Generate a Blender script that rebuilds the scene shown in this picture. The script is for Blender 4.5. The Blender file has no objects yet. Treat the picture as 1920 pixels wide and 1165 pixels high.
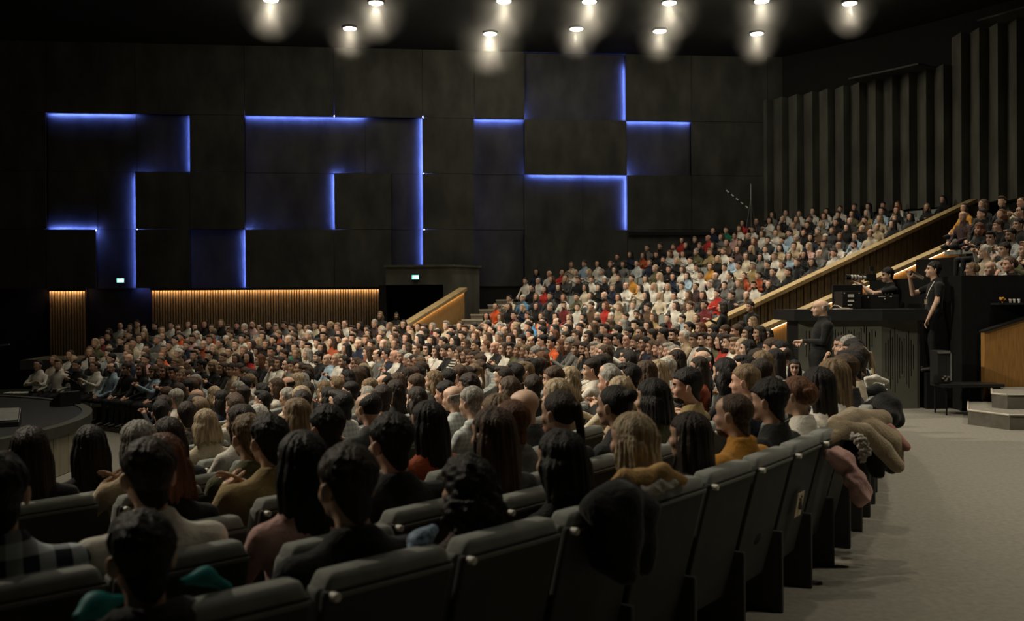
import bpy, bmesh, math, random
import numpy as np
from mathutils import Vector, Matrix

scene = bpy.context.scene
COL = scene.collection
R = math.radians

# ------------------------------------------------------------------ camera
FPX = 1866.7
CAM = np.array([0.0, 0.0, 1.75])
_p, _r = R(.445), .0078
FWD = np.array([0, math.cos(_p), -math.sin(_p)])
RIGHT = np.array([math.cos(_r), 0, -math.sin(_r)])
RIGHT = RIGHT - FWD * (RIGHT @ FWD)
RIGHT /= np.linalg.norm(RIGHT)
UP = np.cross(RIGHT, FWD)
cd = bpy.data.cameras.new('camera')
cd.lens = 35.0
cd.sensor_width = 36.0
cd.clip_end = 200
cd.dof.use_dof = True
cd.dof.focus_distance = 13.0
cd.dof.aperture_fstop = 2.6
cam = bpy.data.objects.new('camera', cd)
COL.objects.link(cam)
m = Matrix.Identity(4)
for i in range(3):
    m[i][0], m[i][1], m[i][2], m[i][3] = RIGHT[i], UP[i], -FWD[i], CAM[i]
cam.matrix_world = m
scene.camera = cam

# ------------------------------------------------------------------ world, exposure
w = bpy.data.worlds.new('hall_dark')
scene.world = w
w.use_nodes = True
w.node_tree.nodes['Background'].inputs[0].default_value = (.9, 1, .55, 1)
w.node_tree.nodes['Background'].inputs[1].default_value = .0035
vs = scene.view_settings
vs.view_transform = 'Standard'
vs.look = 'None'
vs.exposure = 0.42
vs.gamma = 1.0
vs.use_curve_mapping = False
scene.cycles.use_denoising = True
scene.cycles.max_bounces = 3
scene.cycles.diffuse_bounces = 2
scene.cycles.glossy_bounces = 2
scene.cycles.use_adaptive_sampling = True
scene.cycles.adaptive_threshold = .05
scene.cycles.sample_clamp_indirect = 4.0

# ------------------------------------------------------------------ hall lamps (spots in the ceiling; fixtures of the seen ones come later)
CEIL = 11.2
WARM = (1.0, .89, .70)
def spot(name, loc, to, power, size=110, blend=.6, rad=.14, col=WARM):
    l = bpy.data.lights.new(name, 'SPOT')
    l.energy = power
    l.color = col
    l.spot_size = R(size)
    l.spot_blend = blend
    l.shadow_soft_size = rad
    o = bpy.data.objects.new(name, l)
    COL.objects.link(o)
    o.location = loc
    o.rotation_euler = (Vector(to) - Vector(loc)).to_track_quat('-Z', 'Y').to_euler()
    return o

def ray(px, py):
    return FWD + RIGHT * (px - 960) / FPX + UP * (582.5 - py) / FPX
def atz(px, py, z):
    d = ray(px, py)
    return CAM + d * ((z - CAM[2]) / d[2])
def aty(px, py, y):
    d = ray(px, py)
    return CAM + d * (y / d[1])
def proj(P):
    v = np.asarray(P, float) - CAM
    return 960 + FPX * (v @ RIGHT) / (v @ FWD), 582.5 - FPX * (v @ UP) / (v @ FWD), v @ FWD

# lamps seen in the photograph: pixel on the ceiling, power of the lamp
SEEN_LAMPS = [(508, 0, 1.0), (705, 5, 1.0), (656, 53, .6), (945, 2, 1.0), (919, 63, 1.5), (1105, 3, 1.0), (1081, 54, .5),
              (1255, 5, 1.0), (1237, 58, .6), (1428, 2, .8), (1419, 63, .6), (1593, 6, .6), (1891, 14, .5)]
LAMP_POS = []
for k, (px, py, s) in enumerate(SEEN_LAMPS):
    P = atz(px, py, CEIL - .06)
    LAMP_POS.append((float(P[0]), float(P[1]), s))
# unseen downlights above the frame, some added to brighten stage front and aisle
MORE_LAMPS = [(-3, 25, 1.3), (2, 25, 1.6), (7, 25, 1.5), (11, 24, 1.0), (-6, 20, .8), (-1, 20, 1.3), (4, 20, 1.5), (9, 19, .8),
              (-5, 14, 1.1), (0, 15, 1.3), (5, 14, 1.2), (-4, 8, .45), (-1.5, 5.5, .15), (-4, 12.5, .9), (3, 9, .6), (8, 10, 2.0), (7.5, 4.5, 2.4), (5, 4.5, .35), (-1, 30, 1.0), (4, 30, 1.2), (9, 30, 1.0), (-9, 24, .35), (-5, 29, .6)]
KL = 1050
for x, y, s in LAMP_POS:
    spot('downlight', (x, y, CEIL - .12), (x - .8, y - 2.2, 0), KL * .4 * s, 84, .8)
    pl = bpy.data.lights.new('halo_light', 'POINT'); pl.energy = 24 * s; pl.color = WARM; pl.shadow_soft_size = .2  # point light added under each lamp to round out its halo
    po = bpy.data.objects.new('halo_light', pl); COL.objects.link(po); po.location = (x, y, CEIL - .35)
for x, y, s in MORE_LAMPS:
    spot('downlight', (x, y, CEIL - .12), (x + .8, y - .2, 0), KL * .72 * s, 84, .9)
# stage wash: front lights hung over the stage that spill onto the rows facing it
for x, y, tx, ty, s in [(-11, 15, 6, 27, 2.2), (-10, 19, 0, 29, 1.1), (-9, 18, -8, 28, .3), (-11, 12, 5, 12, 2.0), (-10, 10, 3, 5, .8)]:
    spot('stage_spill', (x, y, 8.6), (tx, ty, -.5), KL * 2.7 * s, 52, 1.0, .3)

# ------------------------------------------------------------------ materials
def mat(name, col, rough=.7, var=.12, scale=8.0, bump=0.0, bscale=60.0, spec=.3, metal=0.0, emit=None, estr=0.0, stretch=None, sheen=0.0):
    ma = bpy.data.materials.new(name)
    ma.use_nodes = True
    nt = ma.node_tree
    b = nt.nodes['Principled BSDF']
    b.inputs['Roughness'].default_value = rough
    b.inputs['Specular IOR Level'].default_value = spec
    b.inputs['Metallic'].default_value = metal
    if sheen:
        b.inputs['Sheen Weight'].default_value = sheen
    tc = nt.nodes.new('ShaderNodeTexCoord')
    vec = tc.outputs['Object']
    if stretch:
        mp = nt.nodes.new('ShaderNodeMapping')
        mp.inputs['Scale'].default_value = stretch
        nt.links.new(vec, mp.inputs['Vector'])
        vec = mp.outputs['Vector']
    no = nt.nodes.new('ShaderNodeTexNoise')
    no.inputs['Scale'].default_value = scale
    no.inputs['Detail'].default_value = 4
    nt.links.new(vec, no.inputs['Vector'])
    rp = nt.nodes.new('ShaderNodeValToRGB')
    rp.color_ramp.elements[0].position = .3
    rp.color_ramp.elements[1].position = .7
    rp.color_ramp.elements[0].color = tuple(c * (1 - var) for c in col) + (1,)
    rp.color_ramp.elements[1].color = tuple(min(1, c * (1 + var)) for c in col) + (1,)
    nt.links.new(no.outputs['Fac'], rp.inputs['Fac'])
    nt.links.new(rp.outputs['Color'], b.inputs['Base Color'])
    if bump:
        n2 = nt.nodes.new('ShaderNodeTexNoise')
        n2.inputs['Scale'].default_value = bscale
        n2.inputs['Detail'].default_value = 3
        nt.links.new(vec, n2.inputs['Vector'])
        bp = nt.nodes.new('ShaderNodeBump')
        bp.inputs['Strength'].default_value = bump
        bp.inputs['Distance'].default_value = .02
        nt.links.new(n2.outputs['Fac'], bp.inputs['Height'])
        nt.links.new(bp.outputs['Normal'], b.inputs['Normal'])
    if emit:
        b.inputs['Emission Color'].default_value = (*emit, 1)
        b.inputs['Emission Strength'].default_value = estr
    return ma

def plaid(name, c0, c1, sc):
    ma = mat(name, c0, .8)
    nt = ma.node_tree
    b = nt.nodes['Principled BSDF']
    tc = nt.nodes.new('ShaderNodeTexCoord')
    sep = nt.nodes.new('ShaderNodeSeparateXYZ')
    nt.links.new(tc.outputs['Object'], sep.inputs[0])
    outs = []
    for ax in (0, 2):
        a = nt.nodes.new('ShaderNodeMath'); a.operation = 'MULTIPLY'; a.inputs[1].default_value = sc
        s = nt.nodes.new('ShaderNodeMath'); s.operation = 'SINE'
        g = nt.nodes.new('ShaderNodeMath'); g.operation = 'GREATER_THAN'; g.inputs[1].default_value = 0.0
        nt.links.new(sep.outputs[ax], a.inputs[0]); nt.links.new(a.outputs[0], s.inputs[0]); nt.links.new(s.outputs[0], g.inputs[0])
        outs.append(g)
    ad = nt.nodes.new('ShaderNodeMath'); ad.operation = 'ADD'
    nt.links.new(outs[0].outputs[0], ad.inputs[0]); nt.links.new(outs[1].outputs[0], ad.inputs[1])
    mu = nt.nodes.new('ShaderNodeMath'); mu.operation = 'MULTIPLY'; mu.inputs[1].default_value = .5
    nt.links.new(ad.outputs[0], mu.inputs[0])
    mx = nt.nodes.new('ShaderNodeMix'); mx.data_type = 'RGBA'
    mx.inputs['A'].default_value = (*c0, 1); mx.inputs['B'].default_value = (*c1, 1)
    nt.links.new(mu.outputs[0], mx.inputs['Factor'])
    nt.links.new(mx.outputs['Result'], b.inputs['Base Color'])
    return ma

def striped(name, c0, c1, sc, axis=2, lo=0.0):
    ma = mat(name, c0, .8)
    nt = ma.node_tree
    b = nt.nodes['Principled BSDF']
    tc = nt.nodes.new('ShaderNodeTexCoord')
    sep = nt.nodes.new('ShaderNodeSeparateXYZ')
    nt.links.new(tc.outputs['Object'], sep.inputs[0])
    a = nt.nodes.new('ShaderNodeMath'); a.operation = 'MULTIPLY'; a.inputs[1].default_value = sc
    s = nt.nodes.new('ShaderNodeMath'); s.operation = 'SINE'
    g = nt.nodes.new('ShaderNodeMath'); g.operation = 'GREATER_THAN'; g.inputs[1].default_value = lo
    nt.links.new(sep.outputs[axis], a.inputs[0]); nt.links.new(a.outputs[0], s.inputs[0]); nt.links.new(s.outputs[0], g.inputs[0])
    mx = nt.nodes.new('ShaderNodeMix'); mx.data_type = 'RGBA'
    mx.inputs['A'].default_value = (*c0, 1); mx.inputs['B'].default_value = (*c1, 1)
    nt.links.new(g.outputs[0], mx.inputs['Factor'])
    nt.links.new(mx.outputs['Result'], b.inputs['Base Color'])
    return ma

M = {}
M['concrete'] = mat('concrete', (.05, .05, .041), .85, .4, 1.3, .25, 30, stretch=(1, 1, .5))
M['concrete_pale'] = mat('concrete_pale', (.1, .098, .078), .85, .35, 1.6, .3, 30, stretch=(1, 1, .4))
M['black_wall'] = mat('black_wall', (.012, .012, .010), .9)
M['ceiling'] = mat('ceiling_black', (.014, .014, .011), .9)
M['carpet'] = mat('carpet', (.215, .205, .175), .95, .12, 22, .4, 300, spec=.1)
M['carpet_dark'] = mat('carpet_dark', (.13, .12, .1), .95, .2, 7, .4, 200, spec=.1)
M['nosing'] = mat('step_nosing', (.42, .39, .33), .6)
M['wood'] = mat('oak_veneer', (.4, .24, .095), .5, .25, 3, .05, 40, stretch=(14, 14, 1.2))
M['wood_deep'] = mat('oak_deep', (.34, .175, .05), .5, .22, 3, .05, 40, stretch=(14, 14, 1.2))
M['wood_cap'] = mat('oak_cap', (.36, .26, .125), .45, .2, 4, .05, 40)
M['slat'] = mat('oak_slat', (.2, .155, .095), .6, .3, 5, stretch=(6, 6, 1))
M['slat_dark'] = mat('walnut_slat', (.12, .088, .048), .65, .3, 5, stretch=(6, 6, 1))
M['felt'] = mat('black_felt', (.018, .015, .011), .95)
M['led_blue'] = mat('blue_led', (.1, .15, .6), .5, emit=(.13, .205, 1.0), estr=230)
M['led_warm'] = mat('warm_led', (.8, .6, .35), .5, emit=(1.0, .66, .34), estr=8)
M['led_amber'] = mat('amber_led', (.8, .5, .3), .5, emit=(1.0, .55, .25), estr=42)
M['lamp'] = mat('lamp_lens', (.9, .9, .8), .4, emit=(1, .93, .76), estr=26)
M['exit'] = mat('exit_sign_green', (.1, .5, .4), .4, emit=(.22, .75, .6), estr=1.1)
M['exit_white'] = mat('exit_sign_white', (.8, .9, .85), .4, emit=(.8, 1, .92), estr=2.2)
M['black'] = mat('black_paint', (.012, .012, .012), .6)
M['black_cloth'] = mat('black_cloth', (.009, .009, .009), .95, spec=.1)
M['plastic'] = mat('black_plastic', (.02, .02, .02), .35)
M['metal'] = mat('brushed_metal', (.5, .5, .48), .3, metal=1.0)
M['white'] = mat('white_paint', (.75, .73, .66), .5)
M['seat_shell'] = mat('seat_shell', (.05, .05, .044), .75, .15, 6, .1, 100)
M['seat_pad'] = mat('seat_upholstery', (.235, .25, .225), .9, .18, 12, .5, 260, sheen=.3)
M['seat_trim'] = mat('seat_trim', (.17, .175, .16), .5)
M['stage_top'] = mat('stage_lino', (.03, .03, .031), .55)
M['stage_band'] = mat('stage_band', (.075, .075, .062), .5)
M['stage_panel'] = mat('stage_panel', (.3, .275, .2), .7, .15, 3, stretch=(3, 3, .6))
M['booth'] = mat('booth_panel', (.09, .09, .072), .75, .12, 3)
M['paper'] = mat('paper', (.55, .46, .32), .8)
M['glass_lens'] = mat('lens_white', (.6, .58, .52), .4)
SKIN = {'fair': mat('skin_fair', (.62, .41, .3), .5, .1, 20), 'light': mat('skin_light', (.55, .35, .25), .5, .1, 20),
        'tan': mat('skin_tan', (.44, .27, .185), .5, .1, 20), 'ruddy': mat('skin_ruddy', (.56, .32, .23), .5, .12, 20)}
def hairmat(n, c):
    return mat('hair_' + n, c, .55, .6, 60, .6, 120, spec=.28, stretch=(1, 1, .1))
HAIRM = {'black': hairmat('black', (.010, .008, .007)), 'dark brown': hairmat('dark_brown', (.024, .015, .010)),
         'brown': hairmat('brown', (.062, .036, .02)), 'auburn': hairmat('auburn', (.12, .048, .02)), 'blonde': hairmat('blonde', (.34, .26, .16)),
         'fair': hairmat('fair', (.17, .115, .062)), 'grey': hairmat('grey', (.26, .245, .215)), 'white': hairmat('white', (.5, .48, .42)),
         'ginger': hairmat('ginger', (.25, .085, .025))}
CLOTH = {}
for n, c in {'black': (.011, .011, .011), 'charcoal': (.035, .036, .036), 'grey': (.13, .13, .12), 'white': (.6, .57, .5), 'cream': (.52, .45, .33),
             'navy': (.015, .02, .038), 'pale blue': (.28, .38, .46), 'blue': (.075, .23, .4), 'beige': (.36, .28, .18), 'brown': (.1, .06, .035),
             'rust': (.3, .065, .025), 'orange': (.58, .1, .025), 'red': (.38, .032, .022), 'maroon': (.13, .022, .022), 'mustard': (.42, .2, .032),
             'green': (.02, .13, .07), 'olive': (.09, .085, .042), 'khaki': (.27, .2, .09), 'pink': (.5, .31, .28), 'dusty pink': (.38, .19, .16), 'lilac': (.2, .13, .17)}.items():
    CLOTH[n] = mat('cloth_' + n.replace(' ', '_'), c, .85, .16, 9, .35, 45, spec=.15, sheen=.1)
CLOTH['plaid'] = plaid('cloth_plaid', (.012, .018, .028), (.5, .55, .58), 62)
CLOTH['brown check'] = plaid('cloth_brown_check', (.1, .045, .03), (.38, .3, .22), 110)
CLOTH['pale check'] = plaid('cloth_pale_check', (.5, .5, .46), (.3, .34, .36), 150)
CLOTH['striped'] = striped('cloth_striped', (.015, .015, .015), (.5, .47, .4), 120)
CLOTH['grey pattern'] = mat('cloth_grey_pattern', (.12, .115, .1), .85, .9, 45)
CLOTH['dark floral'] = mat('cloth_dark_floral', (.05, .03, .028), .85, .95, 40)
CLOTH['denim trousers'] = mat('cloth_denim', (.02, .03, .05), .9)
CLOTH['dark trousers'] = mat('cloth_trousers', (.014, .014, .015), .9)
LIP = mat('lips', (.36, .12, .1), .45)
EYE = mat('eyes', (.13, .095, .075), .3)
SHOE = mat('shoes', (.02, .018, .016), .5)

# ------------------------------------------------------------------ mesh helpers
def tag(o, label=None, cat=None, group=None, kind=None):
    if label: o['label'] = label
    if cat: o['category'] = cat
    if group: o['group'] = group
    if kind: o['kind'] = kind
    return o

def link(name, me, parent=None):
    o = bpy.data.objects.new(name, me)
    COL.objects.link(o)
    if parent is not None:
        o.parent = parent
    return o

def empty(name, loc=(0, 0, 0), rz=0.0):
    o = bpy.data.objects.new(name, None)
    COL.objects.link(o)
    o.location = loc
    o.rotation_euler = (0, 0, rz)
    o.empty_display_size = .1
    return o

class MB:
    """collects boxes, prisms, tubes; build() links them as one mesh object"""
    def __init__(s):
        s.v, s.f, s.mi = [], [], []
    def add(s, v, f, mi=0):
        n = len(s.v)
        s.v += [tuple(map(float, p)) for p in v]
        s.f += [tuple(i + n for i in q) for q in f]
        s.mi += [mi] * len(f)
        return s
    def box(s, a, b, mi=0):
        x0, y0, z0 = a; x1, y1, z1 = b
        return s.add([(x0, y0, z0), (x1, y0, z0), (x1, y1, z0), (x0, y1, z0), (x0, y0, z1), (x1, y0, z1), (x1, y1, z1), (x0, y1, z1)],
                     [(3, 2, 1, 0), (4, 5, 6, 7), (0, 1, 5, 4), (1, 2, 6, 5), (2, 3, 7, 6), (3, 0, 4, 7)], mi)
    def hexa(s, p, mi=0):      # 8 corners: bottom four, top four
        return s.add(p, [(3, 2, 1, 0), (4, 5, 6, 7), (0, 1, 5, 4), (1, 2, 6, 5), (2, 3, 7, 6), (3, 0, 4, 7)], mi)
    def prism(s, poly, z0, z1, mi=0):
        n = len(poly)
        zt = z1 if hasattr(z1, '__len__') else [z1] * n
        v = [(x, y, z0) for x, y in poly] + [(x, y, z) for (x, y), z in zip(poly, zt)]
        return s.add(v, [tuple(range(n))[::-1], tuple(range(n, 2 * n))] + [(i, (i + 1) % n, n + (i + 1) % n, n + i) for i in range(n)], mi)
    def tube(s, pts, rad, n=8, mi=0, caps=True):
        pts = [Vector(p) for p in pts]
        rs = rad if hasattr(rad, '__len__') else [rad] * len(pts)
        v, f = [], []
        for i, p in enumerate(pts):
            d = (pts[min(i + 1, len(pts) - 1)] - pts[max(i - 1, 0)]).normalized()
            a = d.orthogonal().normalized() if i == 0 else (a - d * a.dot(d)).normalized()
            b = d.cross(a)
            for k in range(n):
                t = 2 * math.pi * k / n
                v.append(p + a * (math.cos(t) * rs[i]) + b * (math.sin(t) * rs[i]))
        for i in range(len(pts) - 1):
            for k in range(n):
                k2 = (k + 1) % n
                f.append((i * n + k, i * n + k2, (i + 1) * n + k2, (i + 1) * n + k))
        if caps:
            f += [tuple(range(n))[::-1], tuple(range((len(pts) - 1) * n, len(pts) * n))]
        return s.add(v, f, mi)
    def mesh(s, name, mats, bevel=0.0, smooth=False, seg=2):
        me = bpy.data.meshes.new(name)
        me.from_pydata(s.v, [], s.f)
        for ma in (mats if isinstance(mats, (list, tuple)) else [mats]):
            me.materials.append(ma)
        me.polygons.foreach_set('material_index', s.mi)
        if bevel:
            bm = bmesh.new()
            bm.from_mesh(me)
            bmesh.ops.bevel(bm, geom=[e for e in bm.edges], offset=bevel, segments=seg, affect='EDGES', profile=.6)
            bm.to_mesh(me)
            bm.free()
        if smooth:
            me.polygons.foreach_set('use_smooth', [True] * len(me.polygons))
        me.update()
        return me
    def build(s, name, mats, parent=None, bevel=0.0, smooth=False):
        return link(name, s.mesh(name, mats, bevel, smooth), parent)

def npmesh(name, V, Q, mi, mats, smooth=True):
    me = bpy.data.meshes.new(name)
    V = np.ascontiguousarray(V, dtype=np.float32); Q = np.ascontiguousarray(Q, dtype=np.int32)
    me.vertices.add(len(V)); me.vertices.foreach_set('co', V.ravel())
    me.loops.add(Q.size); me.loops.foreach_set('vertex_index', Q.ravel())
    me.polygons.add(len(Q))
    me.polygons.foreach_set('loop_start', np.arange(0, Q.size, 4, dtype=np.int32))
    for ma in mats:
        me.materials.append(ma)
    if mi is not None:
        me.polygons.foreach_set('material_index', np.ascontiguousarray(mi, dtype=np.int32))
    if smooth:
        me.polygons.foreach_set('use_smooth', np.ones(len(Q), dtype=bool))
    me.update(calc_edges=True)
    return me

# ------------------------------------------------------------------ plan of the hall: everything is laid out around the stage centre
SC = np.array([-13.0, 15.3])
def pol(rad, th, z=None):
    x, y = SC[0] + rad * math.cos(R(th)), SC[1] + rad * math.sin(R(th))
    return (x, y) if z is None else (x, y, z)
def polar(P):
    v = np.asarray(P)[:2] - SC
    return float(np.hypot(*v)), math.degrees(math.atan2(v[1], v[0]))
def sector(mb, r0, r1, t0, t1, z0, z1, n=24, mi=0):
    for i in range(n):
        a, b = t0 + (t1 - t0) * i / n, t0 + (t1 - t0) * (i + 1) / n
        mb.hexa([pol(r0, a, z0), pol(r1, a, z0), pol(r1, b, z0), pol(r0, b, z0), pol(r0, a, z1), pol(r1, a, z1), pol(r1, b, z1), pol(r0, b, z1)], mi)
    return mb
def sector_solid(mb, r0, r1, t0, t1, z0, z1, n=24, mi=0):
    """one closed annular sector without inner walls"""
    v, f = [], []
    for i in range(n + 1):
        a = t0 + (t1 - t0) * i / n
        v += [pol(r0, a, z0), pol(r1, a, z0), pol(r1, a, z1), pol(r0, a, z1)]
    for i in range(n):
        o = 4 * i
        for k in range(4):
            f.append((o + k, o + (k + 1) % 4, o + 4 + (k + 1) % 4, o + 4 + k)[::-1])
    f += [(0, 1, 2, 3), (4 * n + 3, 4 * n + 2, 4 * n + 1, 4 * n)]
    return mb.add(v, f, mi)

# ================================================================== STRUCTURE
# floors
mb = MB(); sector_solid(mb, 17.3, 45, -120, 64, -.3, 0, 96); sector_solid(mb, 17.3, 20.1, 64, 100, -.3, 0, 12)
floor = tag(mb.build('floor', M['carpet']), 'beige-grey carpet of the wide cross aisle behind the stalls', kind='structure')
NROW = 11
def row_r(k): return 17.2 - .95 * k
def row_z(k): return -.08 * k
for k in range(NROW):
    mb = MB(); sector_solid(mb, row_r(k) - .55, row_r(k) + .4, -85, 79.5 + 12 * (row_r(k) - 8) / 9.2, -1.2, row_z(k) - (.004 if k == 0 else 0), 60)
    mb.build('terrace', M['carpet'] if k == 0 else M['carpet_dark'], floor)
mb = MB(); sector_solid(mb, 3, 7.15, -120, 130, -1.2, -.88, 50)
mb.build('pit_floor', M['carpet'], floor)

# stage: round platform with dark band and upright panels
stage = tag(empty('stage', (SC[0], SC[1], -.88)), 'round stage platform with dark lino top and pale panelled front', 'stage', kind='structure')
def st(o): o.location = (-SC[0], -SC[1], .88); o.parent = stage; return o
mb = MB(); mb.prism([pol(5.9, a) for a in range(0, 360, 4)], -.88, -.12); st(mb.build('platform_top', M['stage_top']))
mb = MB(); sector_solid(mb, 5.85, 6.02, -110, 120, -.26, -.10, 80); st(mb.build('edge_band', M['stage_band']))
mb = MB(); sector_solid(mb, 5.85, 5.93, -110, 120, -.88, -.26, 80); st(mb.build('panel_backing', M['felt']))
for i in range(40):
    t = -100 + i * 5.2
    mb = MB(); sector_solid(mb, 5.93, 5.985 + .004 * (i % 3), t + .07, t + 5.13, -.87, -.265, 3); st(mb.build('panel', M['stage_panel']))

# upper seating: terraces rising to the concrete back wall
WA, WD = .118, 37.4
wu = np.array([1, WA, 0]) / math.hypot(1, WA); wn = np.array([WA, -1, 0]) / math.hypot(1, WA)
W0 = np.array([0, WD, 0.0])
def walluv(px, py):
    d = ray(px, py); t = (WD - CAM[1]) / (d[1] - WA * d[0])
    P = CAM + d * t
    return float((P - W0) @ wu), float(P[2])
def wallP(s, z, off): return W0 + wu * s + wn * off + np.array([0, 0, z])
def tmax(rad, gap=.06):
    best = 31.0
    for t in np.arange(31, 75, .1):
        x, y = pol(rad, t)
        if y < WD + WA * x - .4 - gap: best = t
        else: break
    return best
NUP = 13
def up_r(j): return 20.6 + .9 * j          # front edge of the step
def up_z(j): return .1 + .306 * j
for j in range(NUP):
    t1 = min(tmax(up_r(j) + .9), 56.8 if j < 4 else 90)
    mb = MB(); sector_solid(mb, up_r(j), up_r(j) + .92, 31.0, t1, 0.0 if j == 0 else up_z(j - 1) - .2, up_z(j), 20)
    tag(mb.build('floor_terrace', M['carpet_dark']), 'raked seating step of the upper block', kind='structure')
# raised block over the black wall beside the mixing desk
NRB = 6
def rb_r(j): return 20.5 + .9 * j
def rb_z(j): return 1.1 + .33 * j
def rb_t(j): return 6.0 + 3.1 * j
for j in range(NRB):
    mb = MB(); sector_solid(mb, rb_r(j), rb_r(j) + .92, 1.0, rb_t(j) + 1.0, .2, rb_z(j), 10)
    tag(mb.build('floor_terrace', M['black_cloth']), 'raked seating step behind the black parapet', kind='structure')

# ceiling, dark walls
mb = MB(); mb.box((-34, -12, CEIL), (42, 46, CEIL + .2)); tag(mb.build('ceiling', M['ceiling']), 'black ceiling dotted with round downlights', kind='structure')
mb = MB(); mb.box((-34.2, -12, -1.2), (-34, 40, CEIL)); tag(mb.build('wall_stage', M['black_wall']), 'black wall behind the stage', kind='structure')

# far side wall: concrete panels in two depths, joints open, blue strips tucked under the proud edges
mb = MB()
a, b = walluv(-90, 300)[0], walluv(1640, 300)[0]
p = lambda s, z, o: tuple(wallP(s, z, o))
def wbox(mb, s0, s1, z0, z1, o0, o1, mi=0):
    return mb.hexa([p(s0, z0, o1), p(s1, z0, o1), p(s1, z0, o0), p(s0, z0, o0), p(s0, z1, o1), p(s1, z1, o1), p(s1, z1, o0), p(s0, z1, o0)], mi)
wbox(mb, a, b, -1.2, CEIL, -.75, -.26)
wall_far = tag(mb.build('wall_far', M['black_wall']), 'tall dark concrete side wall with blue light strips', kind='structure')
ROWZ = [(8.65, CEIL - .01), (6.58, 8.65), (4.5, 6.58), (2.37, 4.5)]
LAY = [
    [(-90, 87, 1), (87, 254, 1), (254, 459, 1), (459, 627, 1), (627, 793, 1), (793, 890, 1), (890, 984, 1), (984, 1174, 0), (1174, 1297, 1), (1297, 1440, 1), (1440, 1640, 1)],
    [(-90, 87, 1), (87, 254, 0), (254, 356, 0), (356, 459, 1), (459, 685, 0), (685, 793, 0), (793, 890, 1), (890, 984, 0), (984, 1176, 1), (1176, 1297, 0), (1297, 1440, 1), (1440, 1640, 1)],
    [(-90, 87, 1), (87, 180, 0), (180, 254, 0), (254, 356, 1), (356, 459, 1), (459, 627, 0), (627, 735, 1), (735, 793, 0), (793, 890, 1), (890, 984, 0), (984, 1095, 0), (1095, 1177, 0), (1177, 1297, 1), (1297, 1440, 1), (1440, 1640, 1)],
    [(-90, 87, 1), (87, 180, 1), (180, 254, 0), (254, 356, 1), (356, 460, 0), (460, 627, 1), (627, 735, 1), (735, 793, 0), (793, 890, 1), (890, 984, 0), (984, 1177, 1), (1177, 1297, 1), (1297, 1440, 1), (1440, 1640, 1)]]
rng = random.Random(3)
for (z0, z1), row in zip(ROWZ, LAY):
    for x0, x1, lv in row:
        s0, s1 = walluv(x0, (582 - 40 * (z0 + z1 - 3.5) / 2))[0], walluv(x1, (582 - 40 * (z0 + z1 - 3.5) / 2))[0]
        mb = MB(); wbox(mb, s0 + .008, s1 - .008, z0 + .008, z1 - .008, -.08 if lv else -.26, (0 if lv else -.22) + rng.uniform(-.006, .006))
        mb.build('panel', M['concrete'], wall_far)
# ledge line to the rear
mb = MB(); s0, s1 = walluv(1178, 432)[0], walluv(1620, 432)[0]; wbox(mb, s0, s1, 4.28, 4.42, -.02, .1); mb.build('ledge', M['black_wall'], wall_far)

def led(x0, y0, x1, y1, label, up=False):
    sa, za = walluv(x0, y0); sb, zb = walluv(x1, y1)
    mb = MB()
    if abs(y1 - y0) < 20:                                   # lying strip under (or on) a proud edge
        z = [r[0] for r in ROWZ if abs(r[0] - za) < .5]; z = z[0] if z else za
        z0, z1 = (z - .05, z - .02) if up else (z + .02, z + .05)
        wbox(mb, sa + .02, sb - .02, z0, z1, -.115, -.085)
    else:                                                   # upright strip on the near side of a proud panel
        s = (sa + sb) / 2
        wbox(mb, s + .02, s + .05, zb + .02, za - .02, -.115, -.085)
    o = mb.build('light_strip', M['led_blue'])
    mb = MB()                                               # unseen lip added to cut the strip's wash short on the recess
    if abs(y1 - y0) < 20: wbox(mb, sa, sb, *((z - .012, z - .002) if up else (z + .002, z + .012)), -.118, -.078)
    else: wbox(mb, s + .002, s + .012, zb, za, -.118, -.078)
    mb.build('wash_shield', M['black_wall'], wall_far)
    return tag(o, label, 'light strip', 'blue light strips on the side wall')
led(87, 211, 250, 213, 'lying blue light strip farthest towards the stage, topmost there')
led(356, 218, 356, 320, 'short upright blue strip between the two lying strips on top')
led(459, 216, 684, 218, 'longest lying blue strip, along the top of the wall')
led(254, 328, 254, 538, 'long upright blue strip right above the first exit sign')
led(88, 432, 180, 432, 'short lying blue strip glowing upwards near the stage', up=True)
led(627, 324, 627, 430, 'short upright blue strip halfway up, under the longest lying strip')
led(460, 432, 460, 540, 'short upright blue strip just above the slatted cladding')
led(793, 216, 793, 498, 'tallest upright blue strip, above the concrete portal')
led(890, 221, 981, 222, 'shortest lying blue strip, next to the tallest upright strip')
led(1174, 123, 1174, 224, 'highest upright blue strip, near the ceiling lamps')
led(1176, 226, 1297, 228, 'lying blue strip nearest the back rows, below the highest upright')
led(992, 329, 1176, 329, 'lying blue strip above the back rows meeting an upright strip')
led(1177, 331, 1177, 430, 'upright blue strip directly above the upper audience block')

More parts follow.
